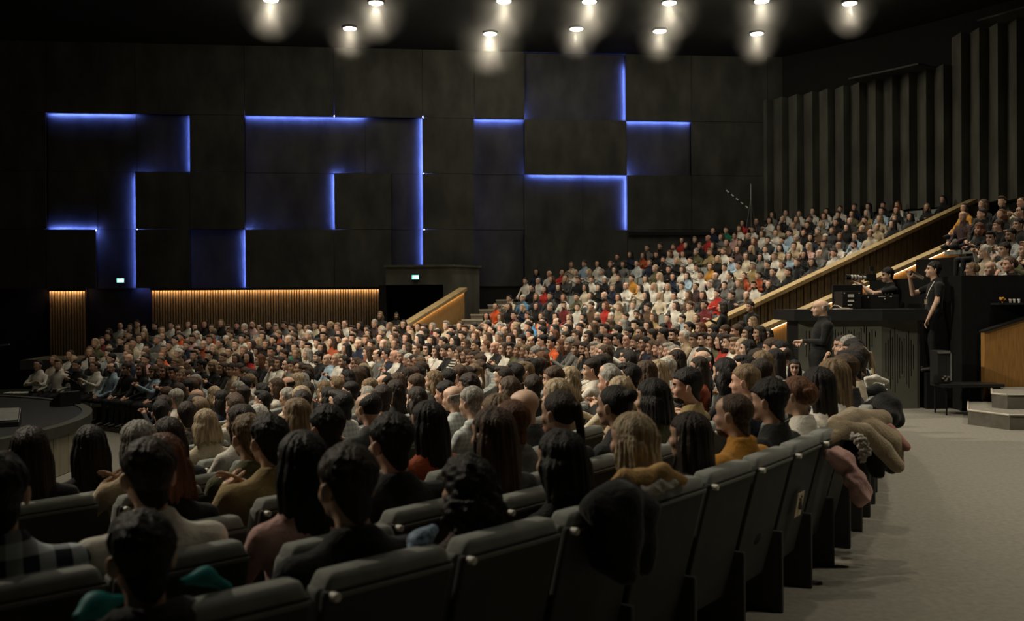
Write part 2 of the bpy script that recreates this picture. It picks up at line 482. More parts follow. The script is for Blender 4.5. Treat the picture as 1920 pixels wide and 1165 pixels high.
# slatted timber below the concrete
def cladding(px0, px1, label, zb):
    s0, s1 = walluv(px0, 545)[0], walluv(px1, 541)[0]
    mb = MB(); wbox(mb, s0 - .03, s1 + .03, zb, 2.36, -.3, -.16)
    root = tag(mb.build('wall_cladding', M['felt']), label, kind='structure')
    n = int(round((s1 - s0) / .094)); pit = (s1 - s0) / n
    me = None
    for i in range(n):
        s = s0 + pit * i
        mb = MB(); wbox(mb, s + .016, s + pit - .016, zb, 2.345, -.165, -.10)
        mb.build('slat', M['slat'], root)
    mb = MB(); wbox(mb, s0, s1, 2.315, 2.34, -.06, -.02)
    mb.build('light_strip', M['led_amber'], root)
    mb = MB(); wbox(mb, s0 - .03, s1 + .03, 2.345, 2.37, -.3, 0.03); wbox(mb, s0 - .03, s1 + .03, 2.285, 2.345, 0.0, .03)
    mb.build('header', M['black_wall'], root)
cladding(90, 158, 'narrow bay of vertical timber slats lit from above', -.2)
cladding(283, 720, 'long bay of vertical timber slats lit from above', -.2)

# exit signs on the wall
def exit_sign(px, py, off, label):
    s, z = walluv(px, py)
    root = empty('exit_sign', tuple(wallP(s, z, off)), math.atan(WA))
    tag(root, label, 'exit sign', 'exit signs')
    MB().box((-.135, -.04, -.085), (.135, .04, .085)).build('housing', M['black'], root)
    MB().box((-.125, -.048, -.075), (.125, -.041, .075)).build('face', M['exit'], root)
    g = MB()                                    # door, arrow, running figure
    g.box((.02, -.052, -.055), (.03, -.049, .055)); g.box((.02, -.052, .045), (.07, -.049, .055)); g.box((.062, -.052, -.055), (.07, -.049, .055))
    g.box((-.012, -.052, -.05), (-.004, -.049, .05)); g.add([(-.035, -.05, 0), (0, -.05, .03), (0, -.05, -.03)], [(0, 1, 2)])
    g.box((-.07, -.052, -.03), (-.055, -.049, .02)); g.box((-.072, -.052, .028), (-.052, -.049, .05)); g.box((-.09, -.052, -.05), (-.068, -.049, -.036)); g.box((-.056, -.052, -.05), (-.046, -.049, -.02))
    g.box((.088, -.052, -.05), (.112, -.049, .05))
    g.build('pictogram', M['exit_white'], root)
exit_sign(224, 526, -.16, 'small green exit sign beside the long upright blue strip')

# concrete portal with its dark passage, second exit sign
por = tag(empty('portal', (-4.5, 35.6, -.1)), 'square concrete portal over a dark passage, exit sign on it', 'portal', kind='structure')
def pp(o): o.location = (4.5, -35.6, .1); o.parent = por; return o
zt = 3.06
mb = MB(); mb.prism([(-4.5, 35.55), (-2.12, 35.55), (-1.2, 36.9), (-4.5, 36.55)], 2.42, zt); pp(mb.build('lintel', M['concrete_pale']))
mb = MB(); mb.prism([(-2.45, 35.55), (-2.12, 35.55), (-1.2, 36.9), (-1.6, 36.9)], -.05, 2.42); pp(mb.build('side_pier', M['concrete_pale']))
mb = MB(); mb.box((-4.75, 35.58, -.3), (-4.5, 36.5, 2.42)); pp(mb.build('door_post', M['black_wall']))
mb = MB(); mb.box((-4.5, 36.3, -.3), (-2.4, 36.4, 2.42)); pp(mb.build('passage_back', M['black_cloth']))
mb = MB(); mb.prism([(-4.56, 35.5), (-2.09, 35.5), (-1.12, 36.93), (-4.5, 36.6)], zt, zt + .07); pp(mb.build('coping', M['concrete_pale']))
es = aty(779, 520, 35.5)
root = empty('exit_sign', tuple(es), 0); tag(root, 'small green exit sign on the concrete portal', 'exit sign', 'exit signs')
for src in [o for o in COL.objects if o.parent and o.parent.name == 'exit_sign']:
    c = src.copy(); COL.objects.link(c); c.parent = root

# balustrades beside the stairs and passages
def balustrade(name, label, th, r0, z0, r1, z1, base, slats=False, ledstr=False, capw=.17, face=None, thick=.05, zdrop=0.0):
    u = np.array([math.cos(R(th)), math.sin(R(th)), 0]); t = np.array([u[1], -u[0], 0])     # t points to the camera side
    root = tag(empty(name, pol(r0, th, 0)), label, 'balustrade')
    org = np.array(pol(r0, th, 0.0))
    L = r1 - r0
    def P(a, o, z): return tuple(u * a + t * o + np.array([0, 0, z]))
    def zc(a): return z0 + (z1 - z0) * a / L
    def slab(a0, a1, o0, o1, f0, f1):
        return [P(a0, o0, f0(a0)), P(a1, o0, f0(a1)), P(a1, o1, f0(a1)), P(a0, o1, f0(a0)), P(a0, o0, f1(a0)), P(a1, o0, f1(a1)), P(a1, o1, f1(a1)), P(a0, o1, f1(a0))]
    mb = MB(); mb.hexa(slab(0, L, -capw, capw, lambda a: zc(a) - .11, zc)); mb.build('cap', M['wood_cap'], root)
    if slats:
        mb = MB(); mb.hexa(slab(.05, L, -.05, .03, lambda a: base, lambda a: zc(a) - .11)); mb.build('core', M['felt'], root)
        n = int(L / .135)
        for i in range(n):
            a = .06 + (L - .08) * i / n
            d = (L - .08) / n
            mb = MB(); mb.hexa(slab(a + .018, a + d - .012, .03, .075 + .02 * (i % 2), lambda q: base, lambda q: zc(q) - .112)); mb.build('slat', M['slat_dark'], root)
    else:
        n = max(2, int(round(L / 1.6)))
        for i in range(n):
            a0, a1 = L * i / n, L * (i + 1) / n
            mb = MB(); mb.hexa(slab(a0 + (.0 if i == 0 else .004), a1, -thick, thick, lambda a: base, lambda a: zc(a) - .11)); mb.build('panel', M['wood'], root)
    if ledstr:
        mb = MB(); mb.hexa(slab(.03, L - .02, thick + .03, thick + .06, lambda a: zc(a) - .14, lambda a: zc(a) - .112)); mb.build('light_strip', M['led_warm'], root)
    return root
balustrade('balustrade', 'short light-edged oak balustrade beside the stair, in front of the portal', 60.5, 18.7, .88, 22.9, 2.3, -.1, ledstr=True)
balustrade('balustrade', 'long sloping balustrade with dark slatted side below the upper block', 30.4, 20.4, .97, 32.0, 4.92, -.1, slats=True, capw=.16)
balustrade('balustrade', 'long sloping oak balustrade with warm light under its cap, behind the mixing desk', 23.7, 20.4, 1.05, 30.3, 4.45, -.1, ledstr=True)

# stair beside the short balustrade
stair = tag(empty('stair', pol(19.4, 58.5, 0)), 'grey carpeted stair climbing beside the short oak balustrade', 'stair')
o0 = np.array(pol(19.4, 58.5, 0))
for k in range(16):
    r0 = 19.4 + .5 * k; z = .17 * (k + 1)
    if pol(r0 + .5, 60)[1] > 36.9: break
    mb = MB(); sector_solid(mb, r0 + .04, r0 + .54, 57.0, 59.9 - .12 * max(0, k - 6), -.05, z - .025, 3, 0); sector_solid(mb, r0, r0 + .1, 57.0, 59.9 - .12 * max(0, k - 6), z - .05, z, 3, 1)
    o = mb.build('step', [M['carpet'], M['nosing']], stair); o.location = tuple(-o0)

# back wall: folded concrete
mb = MB(); sector_solid(mb, 33.15, 33.5, -20, 47, -.2, CEIL, 40)
wall_back = tag(mb.build('wall_back', M['black_wall']), 'curved back wall of folded concrete panels', kind='structure')
for i in range(34):
    t1 = 46.2 - i * 1.13; t0 = t1 - 1.13
    zt = 9.5 if t1 > 33.6 else 10.4
    zb = 4.85
    mb = MB()
    pts = [pol(33.2, t1), pol(32.78, t1), pol(32.42, t0 + .12), pol(33.2, t0)]
    mb.prism(pts, zb, zt)
    mb.build('panel', M['concrete_pale'], wall_back)
mb = MB(); sector_solid(mb, 31.75, 33.2, 33.6, 38.4, 9.5, 9.56, 6); mb.build('canopy', M['concrete'], wall_back)
mb = MB(); sector_solid(mb, 31.75, 33.2, 18, 29.8, 10.4, 10.46, 8); mb.build('canopy', M['concrete'], wall_back)

# ================================================================== PEOPLE
# bodies are grown as one smooth surface from limbs laid out along the joints (signed distances, then a surface net)
def surfnet(D, org, cell):
    ins = D < 0
    nx, ny, nz = D.shape
    offs = [(i, j, k) for i in (0, 1) for j in (0, 1) for k in (0, 1)]
    sub = lambda A, o: A[o[0]:nx - 1 + o[0], o[1]:ny - 1 + o[1], o[2]:nz - 1 + o[2]]
    cnt = sum(sub(ins, o).astype(np.int8) for o in offs)
    act = (cnt > 0) & (cnt < 8)
    idx = np.full(act.shape, -1, np.int32)
    ai = np.argwhere(act)
    idx[act] = np.arange(len(ai))
    acc = np.zeros((len(ai), 3)); n = np.zeros(len(ai))
    val = {o: D[ai[:, 0] + o[0], ai[:, 1] + o[1], ai[:, 2] + o[2]] for o in offs}
    for o in offs:
        for ax in range(3):
            if o[ax]: continue
            q = list(o); q[ax] = 1; q = tuple(q)
            a, b = val[o], val[q]
            c = (a < 0) != (b < 0)
            t = np.where(c, a / np.where(c, a - b, 1), 0)
            pos = np.tile(np.array(o, float), (len(ai), 1)); pos[:, ax] += t
            acc[c] += pos[c]; n += c
    V = (ai + acc / n[:, None]) * cell + org
    quads = []
    for ax in range(3):
        b, c = [(1, 2), (2, 0), (0, 1)][ax]
        sl0 = [slice(None)] * 3; sl1 = [slice(None)] * 3
        sl0[ax] = slice(0, -1); sl1[ax] = slice(1, None)
        A, B = ins[tuple(sl0)], ins[tuple(sl1)]
        e = np.argwhere(A != B)
        e = e[(e[:, b] > 0) & (e[:, c] > 0) & (e[:, b] < D.shape[b] - 1) & (e[:, c] < D.shape[c] - 1)]
        fl = A[e[:, 0], e[:, 1], e[:, 2]]
        def cell_at(db, dc):
            q = e.copy(); q[:, b] -= db; q[:, c] -= dc
            return idx[q[:, 0], q[:, 1], q[:, 2]]
        Q = np.stack([cell_at(1, 1), cell_at(0, 1), cell_at(0, 0), cell_at(1, 0)], 1)
        Q[~fl] = Q[~fl][:, ::-1]
        quads.append(Q)
    return V, np.concatenate(quads)

def cap(a, b, ra, rb, mi, k=.02): return ('c', np.array(a, float), np.array(b, float), ra, rb, mi, k)
def ell(c, r, mi, k=.02, rot=None): return ('e', np.array(c, float), np.array(r, float), rot, mi, k)
def cut(c, r, k=.01): return ('x', np.array(c, float), np.array(r, float), None, -1, k)
def rotm(ax, deg):
    return np.array(Matrix.Rotation(R(deg), 3, ax))

def grow(prims, cell):
    lo = np.full(3, 1e9); hi = -lo
    bbs = []
    for p in prims:
        if p[0] == 'c':
            r = max(p[3], p[4]); a, b = np.minimum(p[1], p[2]) - r, np.maximum(p[1], p[2]) + r
        else:
            r = p[2].max() if p[3] is not None else p[2]; a, b = p[1] - r, p[1] + r
        bbs.append((a, b))
        if p[0] != 'x': lo, hi = np.minimum(lo, a), np.maximum(hi, b)
    lo = lo - 2.2 * cell; hi = hi + 2.2 * cell
    n = np.ceil((hi - lo) / cell).astype(int) + 1
    ax = [lo[i] + cell * np.arange(n[i]) for i in range(3)]
    D = np.full(n, .08, np.float32); raw = np.full(n, 1e3, np.float32); MI = np.zeros(n, np.int8)
    for p, (a, b) in zip(prims, bbs):
        k = p[6] if p[0] == 'c' else p[5]
        mg = k + 2.5 * cell + .01
        i0 = np.maximum(0, np.floor((a - mg - lo) / cell).astype(int)); i1 = np.minimum(n, np.ceil((b + mg - lo) / cell).astype(int) + 1)
        sl = tuple(slice(i0[i], i1[i]) for i in range(3))
        X = ax[0][sl[0]][:, None, None]; Y = ax[1][sl[1]][None, :, None]; Z = ax[2][sl[2]][None, None, :]
        if p[0] == 'c':
            A, B = p[1], p[2]; d = B - A; L = max(d @ d, 1e-9)
            t = np.clip(((X - A[0]) * d[0] + (Y - A[1]) * d[1] + (Z - A[2]) * d[2]) / L, 0, 1)
            dd = np.sqrt((X - A[0] - t * d[0]) ** 2 + (Y - A[1] - t * d[1]) ** 2 + (Z - A[2] - t * d[2]) ** 2) - (p[3] + (p[4] - p[3]) * t)
            mi = p[5]
        else:
            x, y, z = X - p[1][0], Y - p[1][1], Z - p[1][2]
            if p[3] is not None:
                m_ = p[3].T
                x, y, z = m_[0, 0] * x + m_[0, 1] * y + m_[0, 2] * z, m_[1, 0] * x + m_[1, 1] * y + m_[1, 2] * z, m_[2, 0] * x + m_[2, 1] * y + m_[2, 2] * z
            r = p[2]
            k0 = np.sqrt((x / r[0]) ** 2 + (y / r[1]) ** 2 + (z / r[2]) ** 2)
            k1 = np.sqrt((x / r[0] ** 2) ** 2 + (y / r[1] ** 2) ** 2 + (z / r[2] ** 2) ** 2) + 1e-9
            dd = k0 * (k0 - 1) / k1
            mi = p[4]
        S = D[sl]
        if p[0] == 'x':
            h = np.maximum(k - np.abs(-dd - S), 0) / k
            D[sl] = np.maximum(S, -dd) + h * h * k * .25
            continue
        h = np.maximum(k - np.abs(dd - S), 0) / k
        D[sl] = np.minimum(S, dd) - h * h * k * .25
        w_ = dd < raw[sl]
        MI[sl] = np.where(w_, mi, MI[sl]); raw[sl] = np.where(w_, dd, raw[sl])
    V, Q = surfnet(D, lo, cell)
    c = V[Q].mean(1)
    g = np.clip(np.rint((c - lo) / cell).astype(int), 0, n - 1)
    return V, Q, MI[g[:, 0], g[:, 1], g[:, 2]]

def growf(fn, lo, hi, cell):
    lo = np.array(lo, float); hi = np.array(hi, float)
    n = np.ceil((hi - lo) / cell).astype(int) + 1
    X, Y, Z = np.meshgrid(*[lo[i] + cell * np.arange(n[i]) for i in range(3)], indexing='ij')
    return surfnet(fn(X, Y, Z).astype(np.float32), lo, cell)

# slots: 0 skin, 1 top, 2 trousers, 3 shoes, 4 hair (brows, beard), 5 lips, 6 eyes
def head_prims(sex='m', beard=False, detail=True):
    p = [ell((0, -.012, .03), (.076, .097, .088), 0, .02), ell((0, .03, -.045), (.06 if sex == 'm' else .055, .066, .07), 0, .035),
         ell((0, .072, -.092), (.026 if sex == 'm' else .02, .02, .02), 0, .03), ell((0, .045, .045), (.064, .05, .045), 0, .03),
         cap((0, -.025, -.06), (0, -.05, -.225), .053 if sex == 'm' else .045, .056 if sex == 'm' else .048, 0, .03),
         cap((0, .09, .012), (0, .112, -.03), .008, .0135, 0, .014), ell((0, .1, -.033), (.018, .012, .009), 0, .01)]
    for s in (-1, 1):
        p += [ell((s * .085, -.014, -.008), (.0095, .022, .036), 0, .008, rotm('Z', -s * 32) @ rotm('X', -10)),
              ell((s * .04, .066, -.03), (.022, .02, .022), 0, .025),
              cut((s * .032, .105, .006), (.02, .014, .012), .014)]
    if detail:
        for s in (-1, 1):
            p += [cap((s * .016, .0925, .027), (s * .05, .078, .027), .0042, .003, 4, .004), ell((s * .032, .0845, .006), (.0105, .0095, .0048), 6, .002)]
        p += [cap((-.02, .085, -.06), (.02, .085, -.06), .0075, .0075, 5, .008)]
    if beard:
        p += [ell((0, .047, -.086), (.052, .046, .036), 4, .012), ell((0, .094, -.049), (.022, .006, .005), 4, .006)]
    return p

def hand_prims(side, curl):
    """right hand (side=1) with the wrist at the origin, fingers along +Y, palm facing -Z, thumb to the inside (-X for the right hand)"""
    p = [ell((0, .045, 0), (.04, .05, .014), 0, .012), cap((0, -.02, 0), (0, .02, 0), .026, .027, 0, .015)]
    for i, (x, ln) in enumerate([(-.030, .072), (-.010, .08), (.011, .075), (.031, .058)]):
        a = np.array([x * side, .085, 0]); seg = ln / 3
        ang = 0.0
        for k in range(3):
            ang += curl * (10 + 12 * k)
            b = a + seg * 1.05 * np.array([x * side * 1.2, math.cos(R(ang)), -math.sin(R(ang))])
            p.append(cap(a, b, .0092 - .0008 * k, .0086 - .0008 * k, 0, .004)); a = b
    a = np.array([-.032 * side, .02, -.004])
    for k, d in enumerate([(-.03, .026, -.008), (-.016, .028, -.008), (-.004, .022, -.004)]):
        b = a + np.array([d[0] * side, d[1], d[2]]); p.append(cap(a, b, .012 - .0015 * k, .0105 - .0015 * k, 0, .006)); a = b
    return p
HANDC = {}
def hand(side, curl, cell):
    key = (side, curl, cell)
    if key not in HANDC: HANDC[key] = grow(hand_prims(side, curl), cell)
    return HANDC[key]

ARMS = {  # elbow, wrist, hand direction, palm normal for the right arm (x>0); the other side mirrors, or is given apart
    'lap': (((.255, .03, .73), (.12, .27, .63)), ((-.255, .03, .73), (-.09, .29, .62))),
    'clap': (((.25, .10, .78), (.055, .31, .93)), ((-.25, .10, .78), (-.055, .31, .93))),
    'cross': (((.25, .1, .76), (-.07, .22, .84)), ((-.25, .1, .76), (.08, .19, .80))),
    'chin': (((.2, .2, .74), (.06, .16, 1.02)), ((-.25, .08, .74), (.05, .25, .66))),
    'phone': (((.24, .1, .75), (.07, .32, .85)), ((-.24, .1, .75), (-.05, .32, .84))),
    'rest': (((.28, -.02, .72), (.27, .24, .66)), ((-.28, -.02, .72), (-.25, .25, .66)))}

def body_prims(sex, arms, sleeves='long', build=1.0, lean=0.0, legs='sit', collar='crew'):
    b = build; f = sex == 'f'
    sw = (.185 if not f else .165) * b
    y = lambda z: -.035 - .05 * max(0, z - .55) / .5 + lean * (z - .5)
    T = []
    if legs == 'sit':
        for s in (-1, 1):
            T += [cap((s * .095, -.01, .535), (s * .12, .43, .515), .088 * b, .064, 2, .03), cap((s * .12, .43, .515), (s * .12, .47, .11), .06, .043, 2, .02),
                  cap((s * .125, .47, .06), (s * .135, .63, .04), .043, .035, 3, .02), ell((s * .12, .455, .085), (.042, .055, .05), 3, .01)]
        hz = .55
    else:
        for s in (-1, 1):
            T += [cap((s * .09, 0, .88), (s * .1, .01, .48), .088 * b, .062, 2, .03), cap((s * .1, .01, .48), (s * .1, -.01, .09), .06, .042, 2, .02),
                  cap((s * .1, -.02, .05), (s * .115, .16, .035), .043, .035, 3, .02)]
        hz = .93
    o = hz - .55
    T += [ell((0, -.03, hz), (.165 * b, .12 * b, .11), 2, .04),
          ell((0, y(.68), hz + .13), (.145 * b, .108 * b, .15), 1, .05), ell((0, y(.85), hz + .3), ((.165 if not f else .15) * b, .112 * b, .16), 1, .06),
          ell((0, y(.95) + .005, hz + .395), (.17 * b if not f else .155, .095, .085), 1, .05),
          cap((0, y(1.0), hz + .455), (sw, y(1.0), hz + .405), .055, .05, 1, .045), cap((0, y(1.0), hz + .455), (-sw, y(1.0), hz + .405), .055, .05, 1, .045),
          ell((0, y(1.02) - .005, hz + .495), (.09, .068, .042), 1, .05)]
    if f:
        for s in (-1, 1): T.append(ell((s * .075, y(.85) + .09, hz + .31), (.06, .05, .06), 1, .04))
    if collar == 'crew':
        for i in range(10):
            a0, a1 = 2 * math.pi * i / 10, 2 * math.pi * (i + 1) / 10
            T.append(cap((.056 * math.cos(a0), y(1.05) + .004 + .056 * math.sin(a0), hz + .52 - .012 * math.sin(a0)), (.056 * math.cos(a1), y(1.05) + .004 + .056 * math.sin(a1), hz + .52 - .012 * math.sin(a1)), .014, .014, 1, .012))
    elif collar == 'shirt':
        for i in range(10):
            a0, a1 = 2 * math.pi * i / 10, 2 * math.pi * (i + 1) / 10
            if 1 < i < 4 and False: continue
            T.append(cap((.062 * math.cos(a0), y(1.05) + .062 * math.sin(a0), hz + .53), (.062 * math.cos(a1), y(1.05) + .062 * math.sin(a1), hz + .53), .017, .017, 1, .012))
    elif collar == 'hood':
        for i in range(8):
            a0, a1 = math.pi + math.pi * i / 8, math.pi + math.pi * (i + 1) / 8
            T.append(cap((.1 * math.cos(a0), y(1.05) - .01 + .085 * math.sin(a0), hz + .5), (.1 * math.cos(a1), y(1.05) - .01 + .085 * math.sin(a1), hz + .5), .042, .042, 1, .02))
    hands = []
    for s, (e, wv) in zip((1, -1), arms):
        e = np.array(e) + (0, lean * .2, o); wv = np.array(wv) + (0, lean * .3, o)
        sh = np.array([s * (sw + .004), y(1.0), hz + .405])
        T.append(cap(sh, e, .058 * b if not f else .05, .043, 1, .03))
        m_ = e + (wv - e) * .45
        if sleeves == 'long': T.append(cap(e, wv, .043, .031, 1, .02))
        else:
            T.append(cap(e, wv, .041, .027, 0, .015))
            T[-2] = cap(sh, sh + (e - sh) * .6, .058 * b, .052, 1, .03); T.append(cap(sh + (e - sh) * .5, e, .043, .04, 0, .01))
        hands.append((s, wv, (wv - e) / np.linalg.norm(wv - e)))
    return T, hands, (0.0, y(1.08) + .05, hz + .655)

def xf(V, Rm, t): return V @ np.asarray(Rm).T + np.asarray(t)
def merge(parts):
    Vs, Qs, Ms, n = [], [], [], 0
    for V, Q, mi in parts:
        Vs.append(V); Qs.append(Q + n); Ms.append(mi); n += len(V)
    return np.concatenate(Vs), np.concatenate(Qs), np.concatenate(Ms)

HEADC = {}
def head_mesh(sex, beard, cell):
    k = (sex, beard, cell)
    if k not in HEADC: HEADC[k] = grow(head_prims(sex, beard, cell < .015), cell)
    return HEADC[k]
BODYC = {}
def person_mesh(sex, pose, sleeves, build, yaw, pitch, beard, res, legs='sit', collar='crew', lean=0.0, arms=None):
    """returns (V, Q, mi), head matrix"""
    cb, ch = {'near': (.017, .0075), 'mid': (.025, .0082), 'far': (.056, .021)}[res]
    bk = (sex, pose, sleeves, build, res, legs, collar, lean)
    if bk not in BODYC:
        T, hands, hc = body_prims(sex, arms or ARMS[pose], sleeves, build, lean, legs, collar)
        if res == 'far':
            T = [q for q in T if not (q[5 if q[0] == 'c' else 4] == 3) and not (q[0] == 'c' and q[5] == 2 and q[2][2] < .2)]
            T = [q if q[0] != 'c' else q[:3] + (max(q[3], .043), max(q[4], .043)) + q[5:] for q in T]
            for s, wv, d in hands: T.append(ell(wv + d * .06, (.042, .048, .04), 0, .02))
        parts = [grow(T, cb)]
        if res != 'far':
            hcell = .0062 if res == 'near' else .0088
            for s, wv, d in hands:
                V, Q, mi = hand(s, {'clap': .5, 'lap': 1.2, 'cross': 1.5, 'chin': 1.9, 'phone': 1.7, 'rest': 1.0}.get(pose, 1.0), hcell)
                yv = d; zv = np.array([s * .85, 0, .5]) if pose == 'clap' else np.array([0, -.2, 1.0])
                if pose == 'chin' and s > 0: zv = np.array([0, 1, .2])
                zv = zv - yv * (zv @ yv); zv /= np.linalg.norm(zv); xv = np.cross(yv, zv)
                parts.append((xf(V, np.stack([xv, yv, zv], 1), wv), Q, mi))
        BODYC[bk] = (parts, hc)
    parts, hc = BODYC[bk]
    Hm = np.array(Matrix.Rotation(R(yaw), 3, 'Z') @ Matrix.Rotation(R(pitch), 3, 'X'))
    V, Q, mi = head_mesh(sex, beard, ch)
    return merge(parts + [(xf(V, Hm, hc), Q, mi)]), (Hm, np.array(hc))

# ---- hair, in head space
def _shell(X, Y, Z, t, top=0.0):
    r = (.076 + t, .097 + t, .088 + t + top)
    x, y, z = X / r[0], (Y + .014) / r[1], (Z - .032) / r[2]
    k0 = np.sqrt(x * x + y * y + z * z); k1 = np.sqrt((x / r[0]) ** 2 + (y / r[1]) ** 2 + (z / r[2]) ** 2) + 1e-6
    return k0 * (k0 - 1) / k1
def _wob(X, Y, Z, s=0.0):
    return np.sin(61 * X + 13 * Z + s) * np.sin(53 * Y + 2 * s) * np.sin(47 * Z + 1.3 + s) + .5 * np.sin(140 * X + 60 * Y + s) * np.sin(120 * Z + 40 * Y)
def hair_fn(kind, seed=0):
    sd = seed * 1.7
    def line(Y, front=.062, nape=-.112, ear=.018):
        return np.interp(Y, [-.12, -.07, -.03, .018, .045, .085, .12], [nape, nape + .004, nape + .03, ear + .012, front - .012, front, front + .015])
    def f(X, Y, Z):
        wob = _wob(X, Y, Z, sd)
        tn = np.clip((-.06 - Z) / .165, 0, 1)
        nk = np.sqrt(X ** 2 + (Y + .025 + .025 * tn) ** 2 + (Z + .06 + .165 * tn) ** 2) - (.0665 - .0085 * np.clip(tn * 2.5, 0, 1))
        nk = np.maximum(nk, Y + .02)
        side = .05 * np.clip(np.abs(X) / .062, 0, 1.2) ** 2 * (Y < -.02)
        phi = np.arctan2(X, -(Y + .03))
        lock = np.sin(11 * phi + 2.2 * np.sin(3 * phi + sd) + 9 * Z) + .6 * np.sin(27 * phi + sd + 14 * Z)
        if kind == 'buzz':
            return np.maximum(np.minimum(_shell(X, Y, Z, .0045), nk + .002) + .0004 * wob, line(Y, .068) + side - Z)
        if kind == 'receding':
            return np.maximum(_shell(X, Y, Z, .008) + .001 * wob, np.maximum(line(Y, .1) - Z, Y + Z - .075))
        if kind == 'fringe':
            return np.maximum(np.maximum(_shell(X, Y, Z, .009) + .0012 * wob, line(Y, .05) - Z), Z - .03 + .25 * Y)
        if kind == 'short':
            tp = .014 * (1 - np.clip((Z - .005) / .055, 0, 1))
            return np.maximum(np.minimum(_shell(X, Y, Z, .018, .014) + tp, nk)  + .0045 * wob * np.clip((Z + .03) / .08, .2, 1) + .0022 * lock * np.clip((Z + .03) / .08, .2, 1), line(Y) + side - Z + .003 * wob)
        if kind == 'quiff':
            q = _shell(X, Y, Z, .01, .008) + .0022 * wob
            t = np.sqrt((X / .066) ** 2 + ((Y - .03) / .085) ** 2 + ((Z - .105) / .04) ** 2) * .045 - .045
            return np.maximum(np.minimum(np.minimum(q + .008 * (Z < 0), nk), t + .003 * wob), line(Y) + side - Z)
        if kind == 'undercut':
            q = np.maximum(np.minimum(_shell(X, Y, Z, .004), nk + .002), line(Y) + side - Z)
            th = np.clip((Z - .03) / .05, 0, 1)
            t = np.maximum(_shell(X, Y, Z, .017, .012) + .014 * (1 - th) + (.0034 * wob + .0018 * lock) * th, np.maximum(line(Y) - Z, .025 - Z))
            return np.minimum(q, t)
        if kind == 'curly':
            wob = wob + .6 * np.sin(97 * X + 31 * Z + sd) * np.sin(88 * Z - 41 * Y)
            c = _shell(X, Y, Z, .024, .004) + .007 * wob
            d = np.sqrt((X / .125) ** 2 + ((Y + .045) / .11) ** 2 + ((Z + .07) / .12) ** 2) * .11 - .11 + .012 * wob
            q = np.minimum(c, d)
            return np.maximum(q, np.minimum(Y - .028 - .0 * Z + .006 * wob, .055 - Z))
        if kind in ('long', 'bob', 'wavy', 'verylong'):
            L = {'long': .29, 'bob': .135, 'wavy': .24, 'verylong': .40}[kind]
            am = .0045 if kind == 'wavy' else .0032
            c = _shell(X, Y, Z, .016, .006) + .003 * lock
            d = np.clip((.03 - Z) / (L + .03), 0, 1)
            rx = .0925 + .024 * np.sin(np.minimum(d * 4.5, 1.57)) + (.01 if kind == 'bob' else -.012) * d
            ry = .1135 - .04 * d
            yc = -.014 - .052 * d
            ang = np.sqrt((X / rx) ** 2 + ((Y - yc) / ry) ** 2)
            cur = (ang - 1) * .085 + am * lock + (.006 * np.sin(38 * Z + 3 * phi + sd) if kind == 'wavy' else 0)
            tip = .012 * lock * (.5 + d)
            cur = np.maximum(cur, np.maximum(Z - .04, -L - Z + tip))
            cur = np.maximum(cur, Y - .02 + .22 * np.maximum(-Z - .05, 0) + .003 * lock)
            top = np.maximum(c, -.035 - Z)
            top = np.maximum(top, np.minimum(Y - .03, .062 + .012 * np.cos(30 * X) - Z))
            return np.minimum(top, cur)
        if kind in ('bun', 'ponytail', 'updo'):
            c = np.maximum(_shell(X, Y, Z, .011, .004) + .0012 * lock, line(Y, .066, -.06, .01) - Z)
            if kind == 'bun':
                b = np.sqrt(X ** 2 + (Y + .115) ** 2 + (Z - .075) ** 2) - .042 + .003 * wob
            elif kind == 'updo':
                b = np.sqrt((X / .075) ** 2 + ((Y + .085) / .055) ** 2 + ((Z - .02) / .075) ** 2) * .06 - .06 + .006 * wob
            else:
                zz = np.clip(Z, -.26, .05)
                b = np.sqrt(X ** 2 + (Y + .125 + .03 * np.sin((.05 - zz) * 8)) ** 2 + (Z - zz) ** 2) - (.027 - .02 * (.05 - zz)) + .002 * lock
            return np.minimum(c, b)
        raise KeyError(kind)
    return f
HB = {'long': (-.35, .06), 'verylong': (-.46, .06), 'wavy': (-.3, .06), 'bob': (-.19, .06), 'curly': (-.22, .06), 'ponytail': (-.32, .06)}
HAIRC = {}
def hair_mesh(kind, res, seed=0):
    key = (kind, res, seed)
    if key not in HAIRC:
        cell = {'near': .007, 'mid': .0125, 'far': .027}[res]
        zl = HB.get(kind, (-.12, 0))[0]
        V, Q = growf(hair_fn(kind, seed), (-.155, -.2, zl), (.155, .14, .185), cell)
        HAIRC[key] = (V, Q)
    return HAIRC[key]
HAIR_ME = {}
def hair_data(kind, res, seed=0):
    key = (kind, res, seed)
    if key not in HAIR_ME:
        V, Q = hair_mesh(kind, res, seed)
        HAIR_ME[key] = npmesh('hair_' + kind, V, Q, None, [HAIRM['black']])
    return HAIR_ME[key]
BODY_ME = {}
SLOTS = [SKIN['fair'], CLOTH['black'], CLOTH['dark trousers'], SHOE, HAIRM['black'], LIP, EYE]
